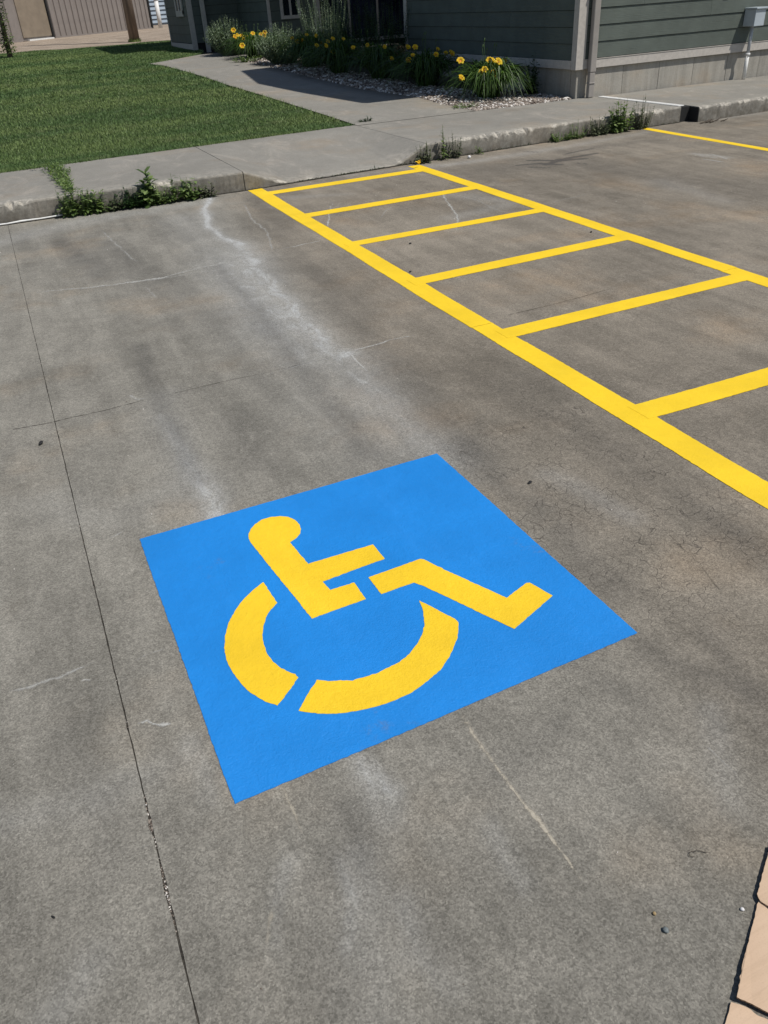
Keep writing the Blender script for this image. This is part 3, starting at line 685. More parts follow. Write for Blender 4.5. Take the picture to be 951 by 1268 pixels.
def daylily(x, y, H, Rad, n, flowers, label, buds=4):
    z = T(y)-.01; t_ = empty('daylily', (x, y, z), label=label, cat='plant', group='daylilies in the planting bed')
    mb = MB(); lily_leaves(mb, n, H, Rad); tag(mb.build('leaves', M['leaf_lily'], t_), kind='stuff')
    sm = MB(); sm.cur = .8
    for (px, py) in flowers:
        # flower at the photo spot, on the near half of the clump
        hz = H*random.uniform(.92, 1.12) + z
        best = None
        for hz in np.linspace(z+H*.5, z+H*1.08, 24):
            q = at(px, py, hz); dd = abs(math.hypot(q[0]-x, q[1]-y) - Rad*.45)
            if best is None or dd < best[0]: best = (dd, q, hz)
        _, q, hz = best; lx, ly, lz = q[0]-x, q[1]-y, hz-z
        sm.tube([(lx*.2, ly*.2, .02), (lx*.6, ly*.6, lz*.6), (lx, ly, lz-.03)], [.004, .003, .0025], 5)
        add_flower(t_, (lx, ly, lz), (.0+random.uniform(-.35, .35), -.75, .6+random.uniform(-.2, .4)), random.uniform(.95, 1.3)*FS)
    for _ in range(3):
        a0 = random.uniform(2.6, 5.6); rr = Rad*random.uniform(.15, .6); p = Vector((math.cos(a0)*rr, math.sin(a0)*rr, H*random.uniform(.62, .9)))
        sm.tube([(p.x*.2, p.y*.2, .02), (p.x*.6, p.y*.6, p.z*.6), p-Vector((0, 0, .03))], [.004, .003, .0025], 5)
        add_flower(t_, p, (random.uniform(-.8, .5), -.7, random.uniform(.1, 1)), random.uniform(.8, 1.1)*FS)
    for _ in range(buds):
        a0 = random.uniform(0, 6.28); r = Rad*random.uniform(.1, .5); h = H*random.uniform(.95, 1.2)
        p = Vector((math.cos(a0)*r, math.sin(a0)*r, h)); sm.tube([(p.x*.2, p.y*.2, .02), (p.x*.7, p.y*.7, h*.6), p], [.004, .003, .0025], 5)
        sm.tube([p, p+Vector((.008, 0, .02)), p+Vector((.012, 0, .05))], [.003, .008, .003], 5)
    tag(sm.build('stems', M['leaf_lily'], t_, smooth=True), kind='stuff')
FS = 1.0
daylily(6.88, 11.45, .62, .66, 720, [(617, 77), (624, 76), (624, 84), (618, 88), (600, 87), (571, 97), (596, 90), (610, 92), (570, 76)], 'daylily clump in full sun with bright yellow blooms, nearest the building corner', 5)
FS = .85
daylily(6.80, 13.3, .64, .78, 480, [(505, 59), (514, 59), (540, 68), (552, 66), (560, 67), (506, 75)], 'daylily clump in shade just left of the sunlit one, yellow blooms along its top')
daylily(6.60, 14.7, .66, .80, 460, [(485, 73)], 'dark shaded daylily clump carrying one low yellow bloom')
daylily(6.28, 15.9, .72, .80, 460, [(412, 65), (392, 57), (406, 52)], 'big shaded daylily clump beside the walk, below the dark storefront glass')
daylily(6.2, 17.2, .75, .70, 460, [(362, 48), (368, 52), (398, 54)], 'shaded daylily clump touching the grey sage bush, orange yellow blooms on its left')
FS = .95
daylily(5.85, 19.9, .62, .75, 480, [(289, 38), (313, 42), (323, 43), (328, 41), (299, 45), (306, 47), (316, 49), (300, 57), (291, 46)], 'sunlit daylily clump farthest back, many small yellow blooms, between two sage bushes')

def sage(x, y, H, Rad, n, label, mat='leaf_sage', tall=False, spikes=.5):
    z = T(y)-.01; t_ = empty('sage_bush', (x, y, z), label=label, cat='shrub', group='sage bushes in the planting bed')
    lf = MB(); st = MB(); st.cur = .5
    for _ in range(n):
        a0 = random.uniform(0, 6.28); u = math.sqrt(random.random()); top = Vector((math.cos(a0)*Rad*u, math.sin(a0)*Rad*u, H*random.uniform(.72, 1.0)*(1-.45*u*u)))
        if tall: top.z = H*random.uniform(.6, 1.0)
        b0 = Vector((top.x*.35, top.y*.35, 0)); mid = (b0+top)/2 + Vector((top.x*.12, top.y*.12, 0))
        st.tube([b0, mid, top], [.003, .0025, .0015], 3, cap=False)
        m = random.randint(16, 24)
        for k in range(m):
            t_k = .12 + .88*k/m; p = b0*(1-t_k)**2 + mid*2*t_k*(1-t_k) + top*t_k*t_k
            tip = t_k > 1-spikes*.5
            for s_ in range(2):
                az = random.uniform(0, 6.28); L = random.uniform(.03, .06)*(.6 if tip else 1.2); d = Vector((math.cos(az), math.sin(az), random.uniform(-.1, .9))).normalized()
                sd_ = d.cross(Vector((0, 0, 1))); sd_.normalize(); lf.cur = random.random()*(.7) + (.3 if tip else 0)
                strip(lf, [p, p+d*L*.5, p+d*L], [.004, L*.42, .003], sd_)
    tag(lf.build('leaves', M[mat], t_), kind='stuff'); tag(st.build('stems', M[mat], t_), kind='stuff')
sage(5.62, 21.1, .85, .62, 260, 'silvery sage bush at far left end of the planting, beside the lit corner trim')
sage(5.95, 18.2, .80, .62, 280, 'silvery leafy bush half in sun at the walk edge, left of the shaded daylilies')
sage(6.85, 17.9, 1.25, .62, 150, 'tall upright sage with pale sunlit spikes in front of the window wall', tall=True, spikes=.9)
sage(7.15, 16.9, 1.2, .60, 110, 'tall dark shaded sage in front of the storefront glass', 'leaf_dark', True, .9)  # darker leaf colour paints in the shade this sage stands in
sage(7.25, 15.6, 1.15, .45, 90, 'tall dark shaded sage against the end trim of the near wing', 'leaf_dark', True, .9)  # shade put into the leaf colour, as on its neighbour

def weed(x, y, z, H, Rad, n, label, mat='leaf_weed', broad=1.0, name='curb_weed', upright=False, group=None, lean=(0, 0)):
    H *= 1.55; broad *= 1.5; Rad *= 1.15; n = int(n*1.15)
    if name == 'curb_weed': y -= .035
    t_ = empty(name, (x, y, z), label=label, cat='weed', group=group)
    lf = MB(); st = MB(); st.cur = .4
    for _ in range(n):
        a0 = random.uniform(0, 6.28); u = math.sqrt(random.random()); k_ = .25 if upright else 1
        top = Vector((math.cos(a0)*Rad*u*k_+lean[0], math.sin(a0)*Rad*u*.45*k_+lean[1], H*random.uniform(.25, 1.1)*(1-.3*u)))
        b0 = Vector((math.cos(a0)*Rad*u*.6*k_, math.sin(a0)*Rad*u*.15, 0)); st.tube([b0, (b0+top)*.5+Vector((0, -.01, .01)), top], [.0028, .0022, .0012], 4, cap=False)
        m = random.randint(6, 11)
        for q in range(m):
            t_k = .15+.85*q/m; p = b0.lerp(top, t_k); az = random.uniform(0, 6.28); L = random.uniform(.022, .055)*broad*(1.1-.4*t_k)
            d = Vector((math.cos(az), math.sin(az)-.25, random.uniform(.0, .9))).normalized(); s_ = d.cross(Vector((0, 0, 1))).normalized(); lf.cur = random.random()
            drop = Vector((0, 0, -L*.25)); strip(lf, [p, p+d*L*.35, p+d*L*.72+drop*.3, p+d*L+drop], [.003, L*.40, L*.34, .002], s_)
    tag(lf.build('leaves', M[mat], t_), kind='stuff'); tag(st.build('stems', M[mat], t_), kind='stuff')
def curb(px): # foot of the curb under photo column px
    best = min(np.linspace(120, 290, 400), key=lambda py: abs(at(px, py)[1] - (yfront(at(px, py)[0])-.03)))
    q = at(px, best); return q[0], q[1]
G_ = 'weeds growing along the foot of the curb'
x, y = curb(98); weed(x, y, 0, .20, .17, 46, 'bushy weed at the curb foot where the leafy creeper comes down the sidewalk joint', group=G_)
x, y = curb(122); weed(x, y, 0, .17, .10, 16, 'small curb weed with one tall pointed shoot, right of the creeper', group=G_, broad=1.1)
x, y = curb(140); weed(x, y, 0, .09, .10, 12, 'low dusty weed in the short gap between two bushier curb weeds', 'leaf_grey', group=G_)
x, y = curb(165); weed(x, y, 0, .15, .16, 40, 'dark dense mat of curb weed left of the tall light green leaves', 'leaf_dark', group=G_, broad=.9)
x, y = curb(197); weed(x, y, 0, .14, .17, 40, 'dense mat of curb weed right under the tall light green leaves', group=G_, broad=.8)
x, y = curb(187); weed(x, y+.0, .0, .215, .15, 14, 'tall weed with large light green leaves rising above the curb top', group=G_, broad=2.0, upright=True)
x, y = curb(216); weed(x, y, 0, .20, .04, 5, 'single upright weed shoot between the dense mat and the leafy one', group=G_, broad=1.2, upright=True)
x, y = curb(236); weed(x, y, 0, .18, .11, 14, 'leafy weed with pointed upright leaves at the right end of the left weed row', group=G_, broad=1.4)
x, y = curb(256); weed(x, y, 0, .10, .09, 9, 'thin wispy weed nearest the chipped curb end by the ramp', 'leaf_grey', group=G_)
x, y = curb(522); weed(x, y-.02, .0, .16, .09, 20, 'small weed speckled with yellow paint at the head of the right aisle stripe', 'leaf_grey', group=G_, broad=.8)
x, y = curb(547); weed(x, y, 0, .25, .05, 10, 'upright weed climbing above the curb edge right of the ramp', group=G_, broad=.9, upright=True)
x, y = curb(560); weed(x, y, 0, .20, .10, 14, 'sparse pale weed beside the upright one right of the ramp', 'leaf_grey', group=G_, broad=.7)
x, y = curb(590); weed(x, y, 0, .09, .04, 5, 'tiny lone weed on the bare stretch of curb right of the ramp', group=G_, broad=.7)
x, y = curb(692); weed(x, y, 0, .09, .16, 22, 'low bright green weed at the left end of the right hand weed row', group=G_, broad=.7)
x, y = curb(713); weed(x, y, 0, .14, .12, 22, 'feathery curb weed left of the tallest leafy one', group=G_, broad=.6)
x, y = curb(738); weed(x, y, 0, .17, .17, 34, 'grey feathery weed leaning on the curb beside the tallest leafy one', 'leaf_grey', group=G_, broad=.7)
x, y = curb(765); weed(x, y, 0, .26, .17, 42, 'tallest bushy green weed of the right row, over the curb top', group=G_, broad=1.3)
x, y = curb(793); weed(x, y, 0, .24, .16, 30, 'wispy weed at the start of the far right bay line', 'leaf_grey', group=G_, broad=.7)
# yellow overspray on the weed
m_ = MB(); q = at(516, 201, .05)
for k in range(5): m_.tube([(q[0]+random.uniform(-.03, .03), q[1]-.03, .03+random.uniform(0, .03)), (q[0]+random.uniform(-.04, .04), q[1]-.04, .05+random.uniform(0, .04))], [.006, .003], 4)
tag(m_.build('painted_leaves', M['yellow_line'], smooth=False), 'few leaves coated in yellow paint at the top of the right aisle stripe', 'weed')
# creeper on the sidewalk joint
cj = empty('creeping_weed', (.52, 8.4, .18), label='creeping weed growing up the sidewalk joint at left, from curb to lawn', cat='weed'); lf = MB(); st = MB()
for _ in range(230):
    t_ = random.random(); y = t_*1.75; wd = .02+.045*t_; x = random.gauss(0, wd); L = random.uniform(.025, .05); az = random.uniform(0, 6.28)
    p = Vector((x, y, .01)); tp = p+Vector((random.gauss(0, .02), random.gauss(0, .02), random.uniform(.01, .03+.06*t_)))
    st.tube([p, tp], [.002, .001], 3, cap=False)
    for k in range(5):
        q = p.lerp(tp, random.random()); az = random.uniform(0, 6.28); d = Vector((math.cos(az), math.sin(az), random.uniform(0, .7))).normalized(); lf.cur = random.random()
        strip(lf, [q, q+d*L*.5, q+d*L], [.003, L*.4, .002], d.cross(Vector((0, 0, 1))).normalized())
tag(lf.build('leaves', M['leaf_weed'], cj), kind='stuff'); tag(st.build('stems', M['leaf_weed'], cj), kind='stuff')
# small weed tuft on the walk, young plant by the wall
q = on(455, 150); weed(q[0], q[1], .185, .05, .13, 12, 'tiny dark tuft sprouting where the walk meets the sidewalk, by the lawn tip', 'leaf_dark', name='weed_tuft', broad=.6)
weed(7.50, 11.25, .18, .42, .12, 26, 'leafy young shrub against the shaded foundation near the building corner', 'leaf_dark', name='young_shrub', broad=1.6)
q = on(575, 133); weed(q[0], q[1], .19, .05, .25, 20, 'low green weed creeping at the gravel corner in front of the sunlit daylily', 'leaf_weed', name='gravel_weed', broad=.6)
q = on(300, 77); weed(q[0]+.1, q[1], q[2], .10, .4, 40, 'low green cover between the walk edge and the farthest daylily', 'leaf_weed', name='gravel_weed', broad=.9)
# moss and grass fringe in the gutter seam of the ramp
mf = MB()
for _ in range(900):
    x = random.uniform(2.5, 4.15) if random.random() < .5 else random.uniform(4.2, 8.0)
    if mnoise.noise((x*4, 0, 0)) < -.15: continue
    y = yfront(x)-.008+random.gauss(0, .006); L = random.uniform(.006, .025)*(1+1.2*(random.random() < .04)); az = random.uniform(0, 6.28); mf.cur = random.random()*.8
    d = Vector((math.cos(az)*.5, math.sin(az)*.5-.1, 1)).normalized(); strip(mf, [(x, y, 0), Vector((x, y, 0))+d*L*.6, Vector((x, y, 0))+d*L], [.006, .007, .002], Vector((math.sin(az), math.cos(az), 0)))
tag(mf.build('seam_moss', M['leaf_dark']), 'dark moss and bits of grass in the seam between ramp and lot', 'moss', kind='stuff')
sd2 = MB()
for x in frange(-3, 8.0, .05):
    y = yfront(x); hh = .012*max(0.15, .6+mnoise.noise((x*5, 2, 0))); sd2.box(x, y-.016-.012*abs(mnoise.noise((x*7, 1, 4))), .0008, x+.05, y+.004, .004+hh*.4)
tag(sd2.build('gutter_dirt', M['dirt'], lot), kind='stuff')

# ------------------------------------------------------------ lawn
lw = MB()
poly = []
ysL = frange(10.33, 29.8, .6)
def lawn_x(y): return float(np.interp(y, [10.2, 10.56, 11.6, 13.97, 15.8, 18.1, 19.8, 20.6, 20.9, 21.9, 22.3, 30], [4.27, 4.27, 4.27, 4.2, 4.03, 3.91, 3.77, 3.58, 4.0, 5.0, 5.24, 6.6]))
def lawn_y0(x): return 10.26 if x < .51 else float(np.interp(x, [.51, 2.17, 2.171, 4.3], [10.33, 10.34, 10.56, 10.56]))
rows = []
for y in ysL: rows.append([lw.vert((-40 + (lawn_x(y)+40)*u, y if y > 10.4 else 10.2, T(y)-.012)) for u in (0, .5, .8, .9, 1)])
for i in range(len(rows)-1):
    for j in range(4): lw.face((rows[i][j], rows[i][j+1], rows[i+1][j+1], rows[i+1][j]))
tag(lw.build('lawn', M['lawnbase']), kind='structure')
N = 420000
yy = 10.2 + 20*rng.random(N*2)**1.9; xx = rng.uniform(-6, 6.6, N*2); lx = np.array([4.27]*len(yy)); lx = np.interp(yy, [10.2, 10.56, 11.6, 13.97, 15.8, 18.1, 19.8, 20.6, 20.9, 21.9, 22.3, 30], [4.27, 4.27, 4.27, 4.2, 4.03, 3.91, 3.77, 3.58, 4.0, 5.0, 5.24, 6.6])
y0 = np.interp(xx, [-9, 0, 4.322], [10.20, 10.25, 10.56])
edgejit = -np.abs(rng.normal(0, .022, len(yy))) + .008*np.sin(xx*9+yy*7) - .004; edge2 = 29.5 + .4*np.sin(xx*1.3)+.2*np.sin(xx*4)
inb = (xx < lx-edgejit-.01) & (yy > y0+edgejit+.01) & (yy < edge2) & (xx > -1.5 - (yy-10)*.12) & ~((xx > 5.28) & (yy > 23.55) & (yy < 26.35))
xx, yy, lx, y0 = xx[inb][:N], yy[inb][:N], lx[inb][:N], y0[inb][:N]; n = len(xx); print('grass', n)
dist = np.hypot(xx, yy); wdt = .0028*(dist/11)**1.15; edge = np.exp(-np.minimum(lx-xx, yy-y0)/.05)
hgt = rng.uniform(.014, .032, n)*(1+.7*edge)*(1+(dist-11)*.01); az = rng.uniform(0, 2*np.pi, n); ln = rng.uniform(.2, 1.2, n)
zz = np.interp(yy, TX, TZ)-.014
bx, by = np.cos(az)*wdt, np.sin(az)*wdt; tx, ty = -np.sin(az)*ln*hgt*.8 - .0, np.cos(az)*ln*hgt*.8
V = np.empty((n, 3, 3)); V[:, 0] = np.stack([xx-bx, yy-by, zz], -1); V[:, 1] = np.stack([xx+bx, yy+by, zz], -1); V[:, 2] = np.stack([xx+tx, yy+ty, zz+hgt], -1)
tag(np_mesh('grass', V.reshape(-1, 3), np.arange(3*n).reshape(n, 3), M['grass'], {'v': np.repeat(rng.random(n)**1.3, 3)}), kind='stuff')

# ------------------------------------------------------------ gravel drive and far ground
dr = MB(); rows = []
for y in (29.2, 31, 34, 38, 42, 50, 60): rows.append([dr.vert((x, y + (.25*math.sin(x*.9) if y < 30 else 0), T(y)-.02)) for x in frange(-40, 80, 4)])
for i in range(len(rows)-1):
    for j in range(len(rows[0])-1): dr.face((rows[i][j], rows[i][j+1], rows[i+1][j+1], rows[i+1][j]))
tag(dr.build('gravel_road', M['drive']), kind='structure')

# planting bed stones
def bed_inside(x, y): return x > float(np.interp(y, [p[1] for p in Rp], [p[0] for p in Rp]))+.0 and x < 7.68 and y > 10.50 and y < 20
bed = MB(); 
for i, yv in enumerate(frange(10.47, 20.0, .5)[:-1]):
    y2 = yv+.502; xa, xb = (float(np.interp(k, [p[1] for p in Rp], [p[0] for p in Rp])) for k in (yv, y2))
    bed.poly([(xa, yv, T(yv)-.03), (9.4, yv, T(yv)-.03), (9.4, y2, T(y2)-.03), (xb, y2, T(y2)-.03)])
tag(bed.build('planting_soil', M['soil']), kind='structure')
ico = np.array([(0, 0, 1), (.894, 0, .447), (.276, .851, .447), (-.724, .526, .447), (-.724, -.526, .447), (.276, -.851, .447), (.724, .526, -.447), (-.276, .851, -.447), (-.894, 0, -.447), (-.276, -.851, -.447), (.724, -.526, -.447), (0, 0, -1)])
icf = np.array([(0, 1, 2), (0, 2, 3), (0, 3, 4), (0, 4, 5), (0, 5, 1), (1, 6, 2), (2, 7, 3), (3, 8, 4), (4, 9, 5), (5, 10, 1), (2, 6, 7), (3, 7, 8), (4, 8, 9), (5, 9, 10), (1, 10, 6), (6, 11, 7), (7, 11, 8), (8, 11, 9), (9, 11, 10), (10, 11, 6)])
P = []
while len(P) < 11000:
    y = 10.47 + 9.5*random.random()**1.7; x = random.uniform(5.3, 7.68)
    xe = float(np.interp(y, [p[1] for p in Rp], [p[0] for p in Rp]))
    if x < xe+random.gauss(0, .012) or y < 10.485+random.gauss(0, .01): continue
    if x > xe+1.0 and y > 12.3: continue
    P.append((x, y, T(y)-.012+random.uniform(-.012, .016)))
P = np.array(P); n = len(P); S = rng.uniform(.012, .030, (n, 1, 1))*np.stack([rng.uniform(.8, 1.4, (n, 1)), rng.uniform(.7, 1.1, (n, 1)), rng.uniform(.5, .8, (n, 1))], -1)
jit = 1+rng.normal(0, .16, (n, 12, 1)); a0 = rng.uniform(0, 6.28, n); ca, sa = np.cos(a0), np.sin(a0)
Q = ico[None]*jit*S; tl = rng.normal(0, .35, n)
X = Q[:, :, 0]*ca[:, None]-Q[:, :, 1]*sa[:, None]; Y = Q[:, :, 0]*sa[:, None]+Q[:, :, 1]*ca[:, None]; Z = Q[:, :, 2]+X*tl[:, None]*.5
V = np.stack([X+P[:, 0:1], Y+P[:, 1:2], Z+P[:, 2:3]], -1).reshape(-1, 3)
F = (icf[None]+12*np.arange(n)[:, None, None]).reshape(-1, 3)
tag(np_mesh('gravel', V, F, M['gravel'], {'v': np.repeat(rng.random(n), 12)}), kind='stuff')

# ------------------------------------------------------------ the building
BX, BY = 7.70, 10.46
bld = empty('building', (0, 0, 0), label='low building clad in dark green grey lap siding with greige trim, behind the sidewalk', cat='building')
board_cache = {}
def board(x0, y0, L, z0, axis, expo=.2):              # axis 'x': faces -y; axis 'y': faces -x
    key = (round(L, 3), axis)
    if key not in board_cache:
        mb = MB(); pr = [(0.001, .006), (.017, .006), (.017, .009), (.0045, expo), (0.001, expo)]
        def pt(u, o, z): return (u, -o, z) if axis == 'x' else (-o, u, z)
        A = [[mb.vert(pt(u, o, z)) for o, z in pr] for u in (0, L)]
        for j in range(5): mb.face((A[0][j], A[1][j], A[1][(j+1) % 5], A[0][(j+1) % 5]))
        mb.face(A[0][::-1]); mb.face(A[1])
        o = mb.build('siding_board', M['siding'], bld); board_cache[key] = o.data
    else:
        o = bpy.data.objects.new('siding_board', board_cache[key]); COL.objects.link(o); o.parent = bld
    o.location = (x0, y0, z0); return o
def part(name, b, mat, parent=None, bevel=.003):
    mb = MB(); mb.box(*b); return mb.build(name, mat, parent or bld, bevel=bevel)
TOP = 5.3
# backing walls, painted black so gaps between boards read as shade
part('wall', (BX+.002, BY+.001, .66, 30, BY+.2, TOP), M['black']); part('wall', (BX+.001, BY+.202, .66, BX+.2, 15.9, TOP), M['black'])
part('wall', (BX+.201, 15.70, .3, 30, 15.9, TOP), M['black'])
# foundation panels with form seams
xs = [BX+.03, 8.55, 9.21, 9.86, 10.52, 11.18, 11.84, 12.5, 13.2, 13.9, 14.6, 15.4]
for i in range(len(xs)-1): part('foundation_panel', (xs[i]+.002, BY+.02+.002*(i % 2), .12, xs[i+1]-.002, BY+.15, .542), M['found'], bevel=.006)
fys = [BY+.03, 11.9, 13.2, 14.5, 15.85]
for i in range(len(fys)-1): part('foundation_panel', (BX+.03, fys[i]+(.13 if i == 0 else .004), .1, BX+.15, fys[i+1]-.004, .542), M['found'], bevel=.006)
# skirt boards and corner boards
part('skirt_board', (BX+.13, BY-.020, .545, 30, BY-.001, .655), M['trim']); part('skirt_flashing', (BX+.13, BY-.026, .656, 30, BY-.001, .664), M['trim'], bevel=0)
part('skirt_board', (BX-.020, BY+.10, .545, BX-.001, 15.80, .655), M['trim'])
part('corner_board', (BX-.024, BY-.024, .54, BX+.128, BY-.001, TOP), M['trim']); part('corner_board', (BX-.024, BY, .54, BX-.001, BY+.09, TOP), M['trim'])
part('corner_board', (BX-.024, 15.80, .3, BX-.001, 15.90, TOP), M['trim']); part('corner_board', (BX-.024, 15.902, .3, BX+.1, 15.925, TOP), M['trim'])
nrow = int((TOP-.665)/.2)
for r in range(nrow):
    z = .665+.2*r
    cuts = {0: [12.6], 1: [10.0+1.25], 2: [10.03], 3: [9.0, 12.66]}.get(r % 4) if r < 8 else [12.0]
    if r == 2: cuts = [10.02, 13.68]
    if r == 3: cuts = [8.78, 12.44]
    X0 = BX+.130
    for c in cuts+[17.0]:
        board(X0, BY, c-.0015-X0, z, 'x'); X0 = c+.0015
    c = 13.4 if r % 2 else 12.2
    board(BX, BY+.092, c-.002-BY-.092, z-.012, 'y'); board(BX, c+.001, 15.797-c-.001, z-.012, 'y')
# roof: overhanging eave that throws the shadow across the walk
def slab_poly(name, P, z0, z1, mat):
    mb = MB(); a_ = [mb.vert((p[0], p[1], z0)) for p in P]; b_ = [mb.vert((p[0], p[1], z1)) for p in P]; k = len(P)
    mb.face(a_[::-1]); mb.face(b_)
    for i in range(k): mb.face((a_[i], a_[(i+1) % k], b_[(i+1) % k], b_[i]))
    return mb.build(name, mat, bld)
RZ = 5.5
def shadow_src(px, py):                            # roof point whose shadow reaches this photo spot
    q = on(px, py); k = (RZ-q[2])/math.tan(SUN_EL); return (q[0]+SX*k, q[1]+SY*k)
r1, r2, r3 = shadow_src(455, 128), shadow_src(325, 104), shadow_src(303, 88)
print('roof pts', r1, r2, r3)
slab_poly('roof', [r1, (30, r1[1]), (30, 15.6), (8.8, 15.6), (r3[0]+.3, 15.3), r3, r2], RZ, RZ+.18, M['roof'])
# downspout with its boot and straps
ds = MB()
ds.box(7.865, BY-.115, .50, 7.965, BY-.040, TOP); o = ds.build('downspout', M['downspout'], bld, bevel=.012)
ds = MB(); ds.box(7.868, BY-.110, .185, 7.958, BY-.046, .50); ds.box(7.863, BY-.120, .36, 7.963, BY-.040, .375); ds.build('downspout_boot', M['downspout'], bld, bevel=.012)
for z in (1.5, 3.2): part('strap', (7.85, BY-.118, z, 7.98, BY-.017, z+.03), M['downspout'])
# recess: left wing and window wall
LX, LY0, LY1, G0 = 5.33, 23.6, 26.25, .45
part('wall', (LX+.002, LY0+.002, G0, 14, LY0+.2, 4.6), M['black']); part('wall', (LX+.002, LY0+.202, G0, LX+.2, LY1, 4.6), M['black']); part('wall', (LX+.202, LY1-.2, G0, 14, LY1-.002, 4.6), M['black'])  # black backing paints shade into the board gaps here too
part('corner_board', (LX-.024, LY0-.024, G0, LX+.11, LY0-.001, 4.6), M['trim'])
part('corner_board', (LX-.024, LY1-.06, G0, LX-.001, LY1+.01, 4.6), M['trim']); part('skirt_board', (LX-.02, LY0+.002, .66, LX-.001, LY1-.062, .79), M['trim'])
part('porch_post', (LX+.30, LY0-.18, G0, LX+.40, LY0-.08, 3.3), M['trim'])
for r in range(19):
    z = .80+.2*r; board(LX, LY0+.002, LY1-.062-LY0-.002, z, 'y'); board(LX+.112, LY0, 14-LX-.112, z, 'x')
WY, WX = 21.0, 6.62
part('wall', (WX+.002, WY+.002, .5, WX+.2, LY0-.002, 4.2), M['black']); part('wall', (WX+.202, WY+.002, .5, 13, WY+.2, 4.2), M['black'])  # black behind these boards as well, painted gap shade
part('corner_board', (WX-.022, WY-.022, .5, WX+.05, WY-.001, 4.2), M['trim'])
for r in range(18):
    z = .60+.2*r; board(WX, WY+.002, LY0-WY-.004, z, 'y'); board(WX+.052, WY, 7.76-WX-.052, z, 'x')
def window(x0, x1, z0, z1, y, mull=1, glass='glass'):
    fr = MB(); d = .06
    fr.box(x0-.07, y-.045, z0-.07, x1+.07, y-.016, z0); fr.box(x0-.07, y-.045, z1, x1+.07, y-.016, z1+.07)
    fr.box(x0-.07, y-.045, z0, x0, y-.016, z1); fr.box(x1, y-.045, z0, x1+.07, y-.016, z1)
    f_ = fr.build('window', M['trim'], bld)
    for k in range(mull):
        xm = x0+(x1-x0)*(k+1)/(mull+1); part('mullion', (xm-.025, y-.042, z0+.001, xm+.025, y-.018, z1-.001), M['trim'], f_, 0)
    for k in range(mull+1):
        xa = x0+(x1-x0)*k/(mull+1)+.026; xb = x0+(x1-x0)*(k+1)/(mull+1)-.026
        part('pane', (xa, y-.030, z0+.002, xb, y-.020, z1-.002), M[glass], f_, 0)
window(6.98, 7.34, 1.30, 2.3, WY)
window(7.90, 10.9, .72, 2.9, WY, 3, 'glassblue')
part('window_trim', (7.762, WY-.05, .5, 7.828, WY-.001, 3.1), M['trim'])
# small louvred window on the left wing, faces the lawn
fr = MB(); fr.box(LX-.05, 24.05, 1.45, LX-.017, 24.18, 2.5); fr.box(LX-.05, 24.72, 1.45, LX-.017, 24.85, 2.5); fr.box(LX-.048, 24.40, 1.53, LX-.017, 24.50, 2.5); fr.box(LX-.052, 24.05, 1.40, LX-.017, 24.85, 1.53)
wv_ = fr.build('window', M['trim'], bld); part('pane', (LX-.030, 24.18, 1.53, LX-.018, 24.40, 2.5), M['glass'], wv_, 0); part('pane', (LX-.030, 24.50, 1.53, LX-.018, 24.72, 2.5), M['glass'], wv_, 0)
slab_poly('porch_roof', [(6.3, 20.6), (7.0, 19.2), (14, 19.2), (14, 23.59), (5.6, 23.59), (5.62, 22.6)], 3.0, 3.15, M['roof'])  # unseen roof over the recess, outline shaped to shade its walls
slab_poly('roof', [(4.9, 22.9), (14, 22.9), (14, 26.9), (4.9, 26.9)], 4.62, 4.8, M['roof'])

# electrical box on its conduit
eb = empty('electrical_box', (10.70, BY-.14, .18), label='pale grey metal electrical box on a vertical conduit against the green siding at top right', cat='utility box')
m_ = MB(); m_.box(-.02, -.09, .70, .175, .125, .915); m_.build('box', M['boxgrey'], eb, bevel=.006)
m_ = MB(); m_.box(-.032, -.112, .917, .195, .125, .94); m_.build('lid', M['boxgrey'], eb, bevel=.005)
m_ = MB(); m_.tube([(.07, .02, .0), (.07, .02, .33)], .028, 16); m_.build('lower_conduit', M['white'], eb, smooth=True)
m_ = MB(); m_.tube([(.07, .02, .30), (.07, .02, .70)], .024, 16); m_.build('conduit', M['boxwhite'], eb, smooth=True)
m_ = MB(); m_.tube([(.07, .02, .315), (.07, .02, .345), (.07, .02, .35)], [.036, .036, .03], 16); m_.build('coupling', M['white'], eb, smooth=True)
wl_ = empty('unseen_fixture', (10.42, BY-.1, 1.75), label='small unseen fixture above and left of the electrical box, added for its shadow on the siding', cat='fitting')  # unseen fixture of unknown type, added to drop a shadow on the siding
m_ = MB(); m_.box(-.05, -.1, -.10, .05, .08, .12); m_.build('housing', M['downspout'], wl_, bevel=.01)

# ------------------------------------------------------------ far left: metal building, pole, tree, post
A = Vector((1.22, 38.9)); B = Vector((8.55, 46.3)); dv = (B-A).normalized(); nv = Vector((dv.y, -dv.x)); rz = math.atan2(dv.y, dv.x); Lw = (B-A).length
mbld = empty('metal_building', (A.x, A.y, .83), rz, label='tan ribbed metal building across the gravel drive at top left', cat='building')
pw = .36; off = -16*pw; nP = int((Lw+16*pw)/pw); dx0, dx1 = 1.35, 3.1
base = None
for i in range(nP+1):
    x = off+i*pw
    if x+pw > Lw+.1: break
    if dx0-.2 < x+pw/2 < dx1+.1: continue
    if base is None:
        mb = MB(); pr = [(0, 0), (.012, -.05), (.045, -.05), (.06, 0), (pw, 0)]
        a_ = [mb.vert((u, v, .05)) for u, v in pr]; b_ = [mb.vert((u, v, 4.2)) for u, v in pr]
        for j in range(4): mb.face((a_[j], a_[j+1], b_[j+1], b_[j]))
        mb.m = 0; base = mb.build('metal_panel', M['panel'], mbld)
        base.location = (x, 0, 0)
    else:
        c_ = bpy.data.objects.new('metal_panel', base.data); COL.objects.link(c_); c_.parent = mbld; c_.location = (x, 0, 0)
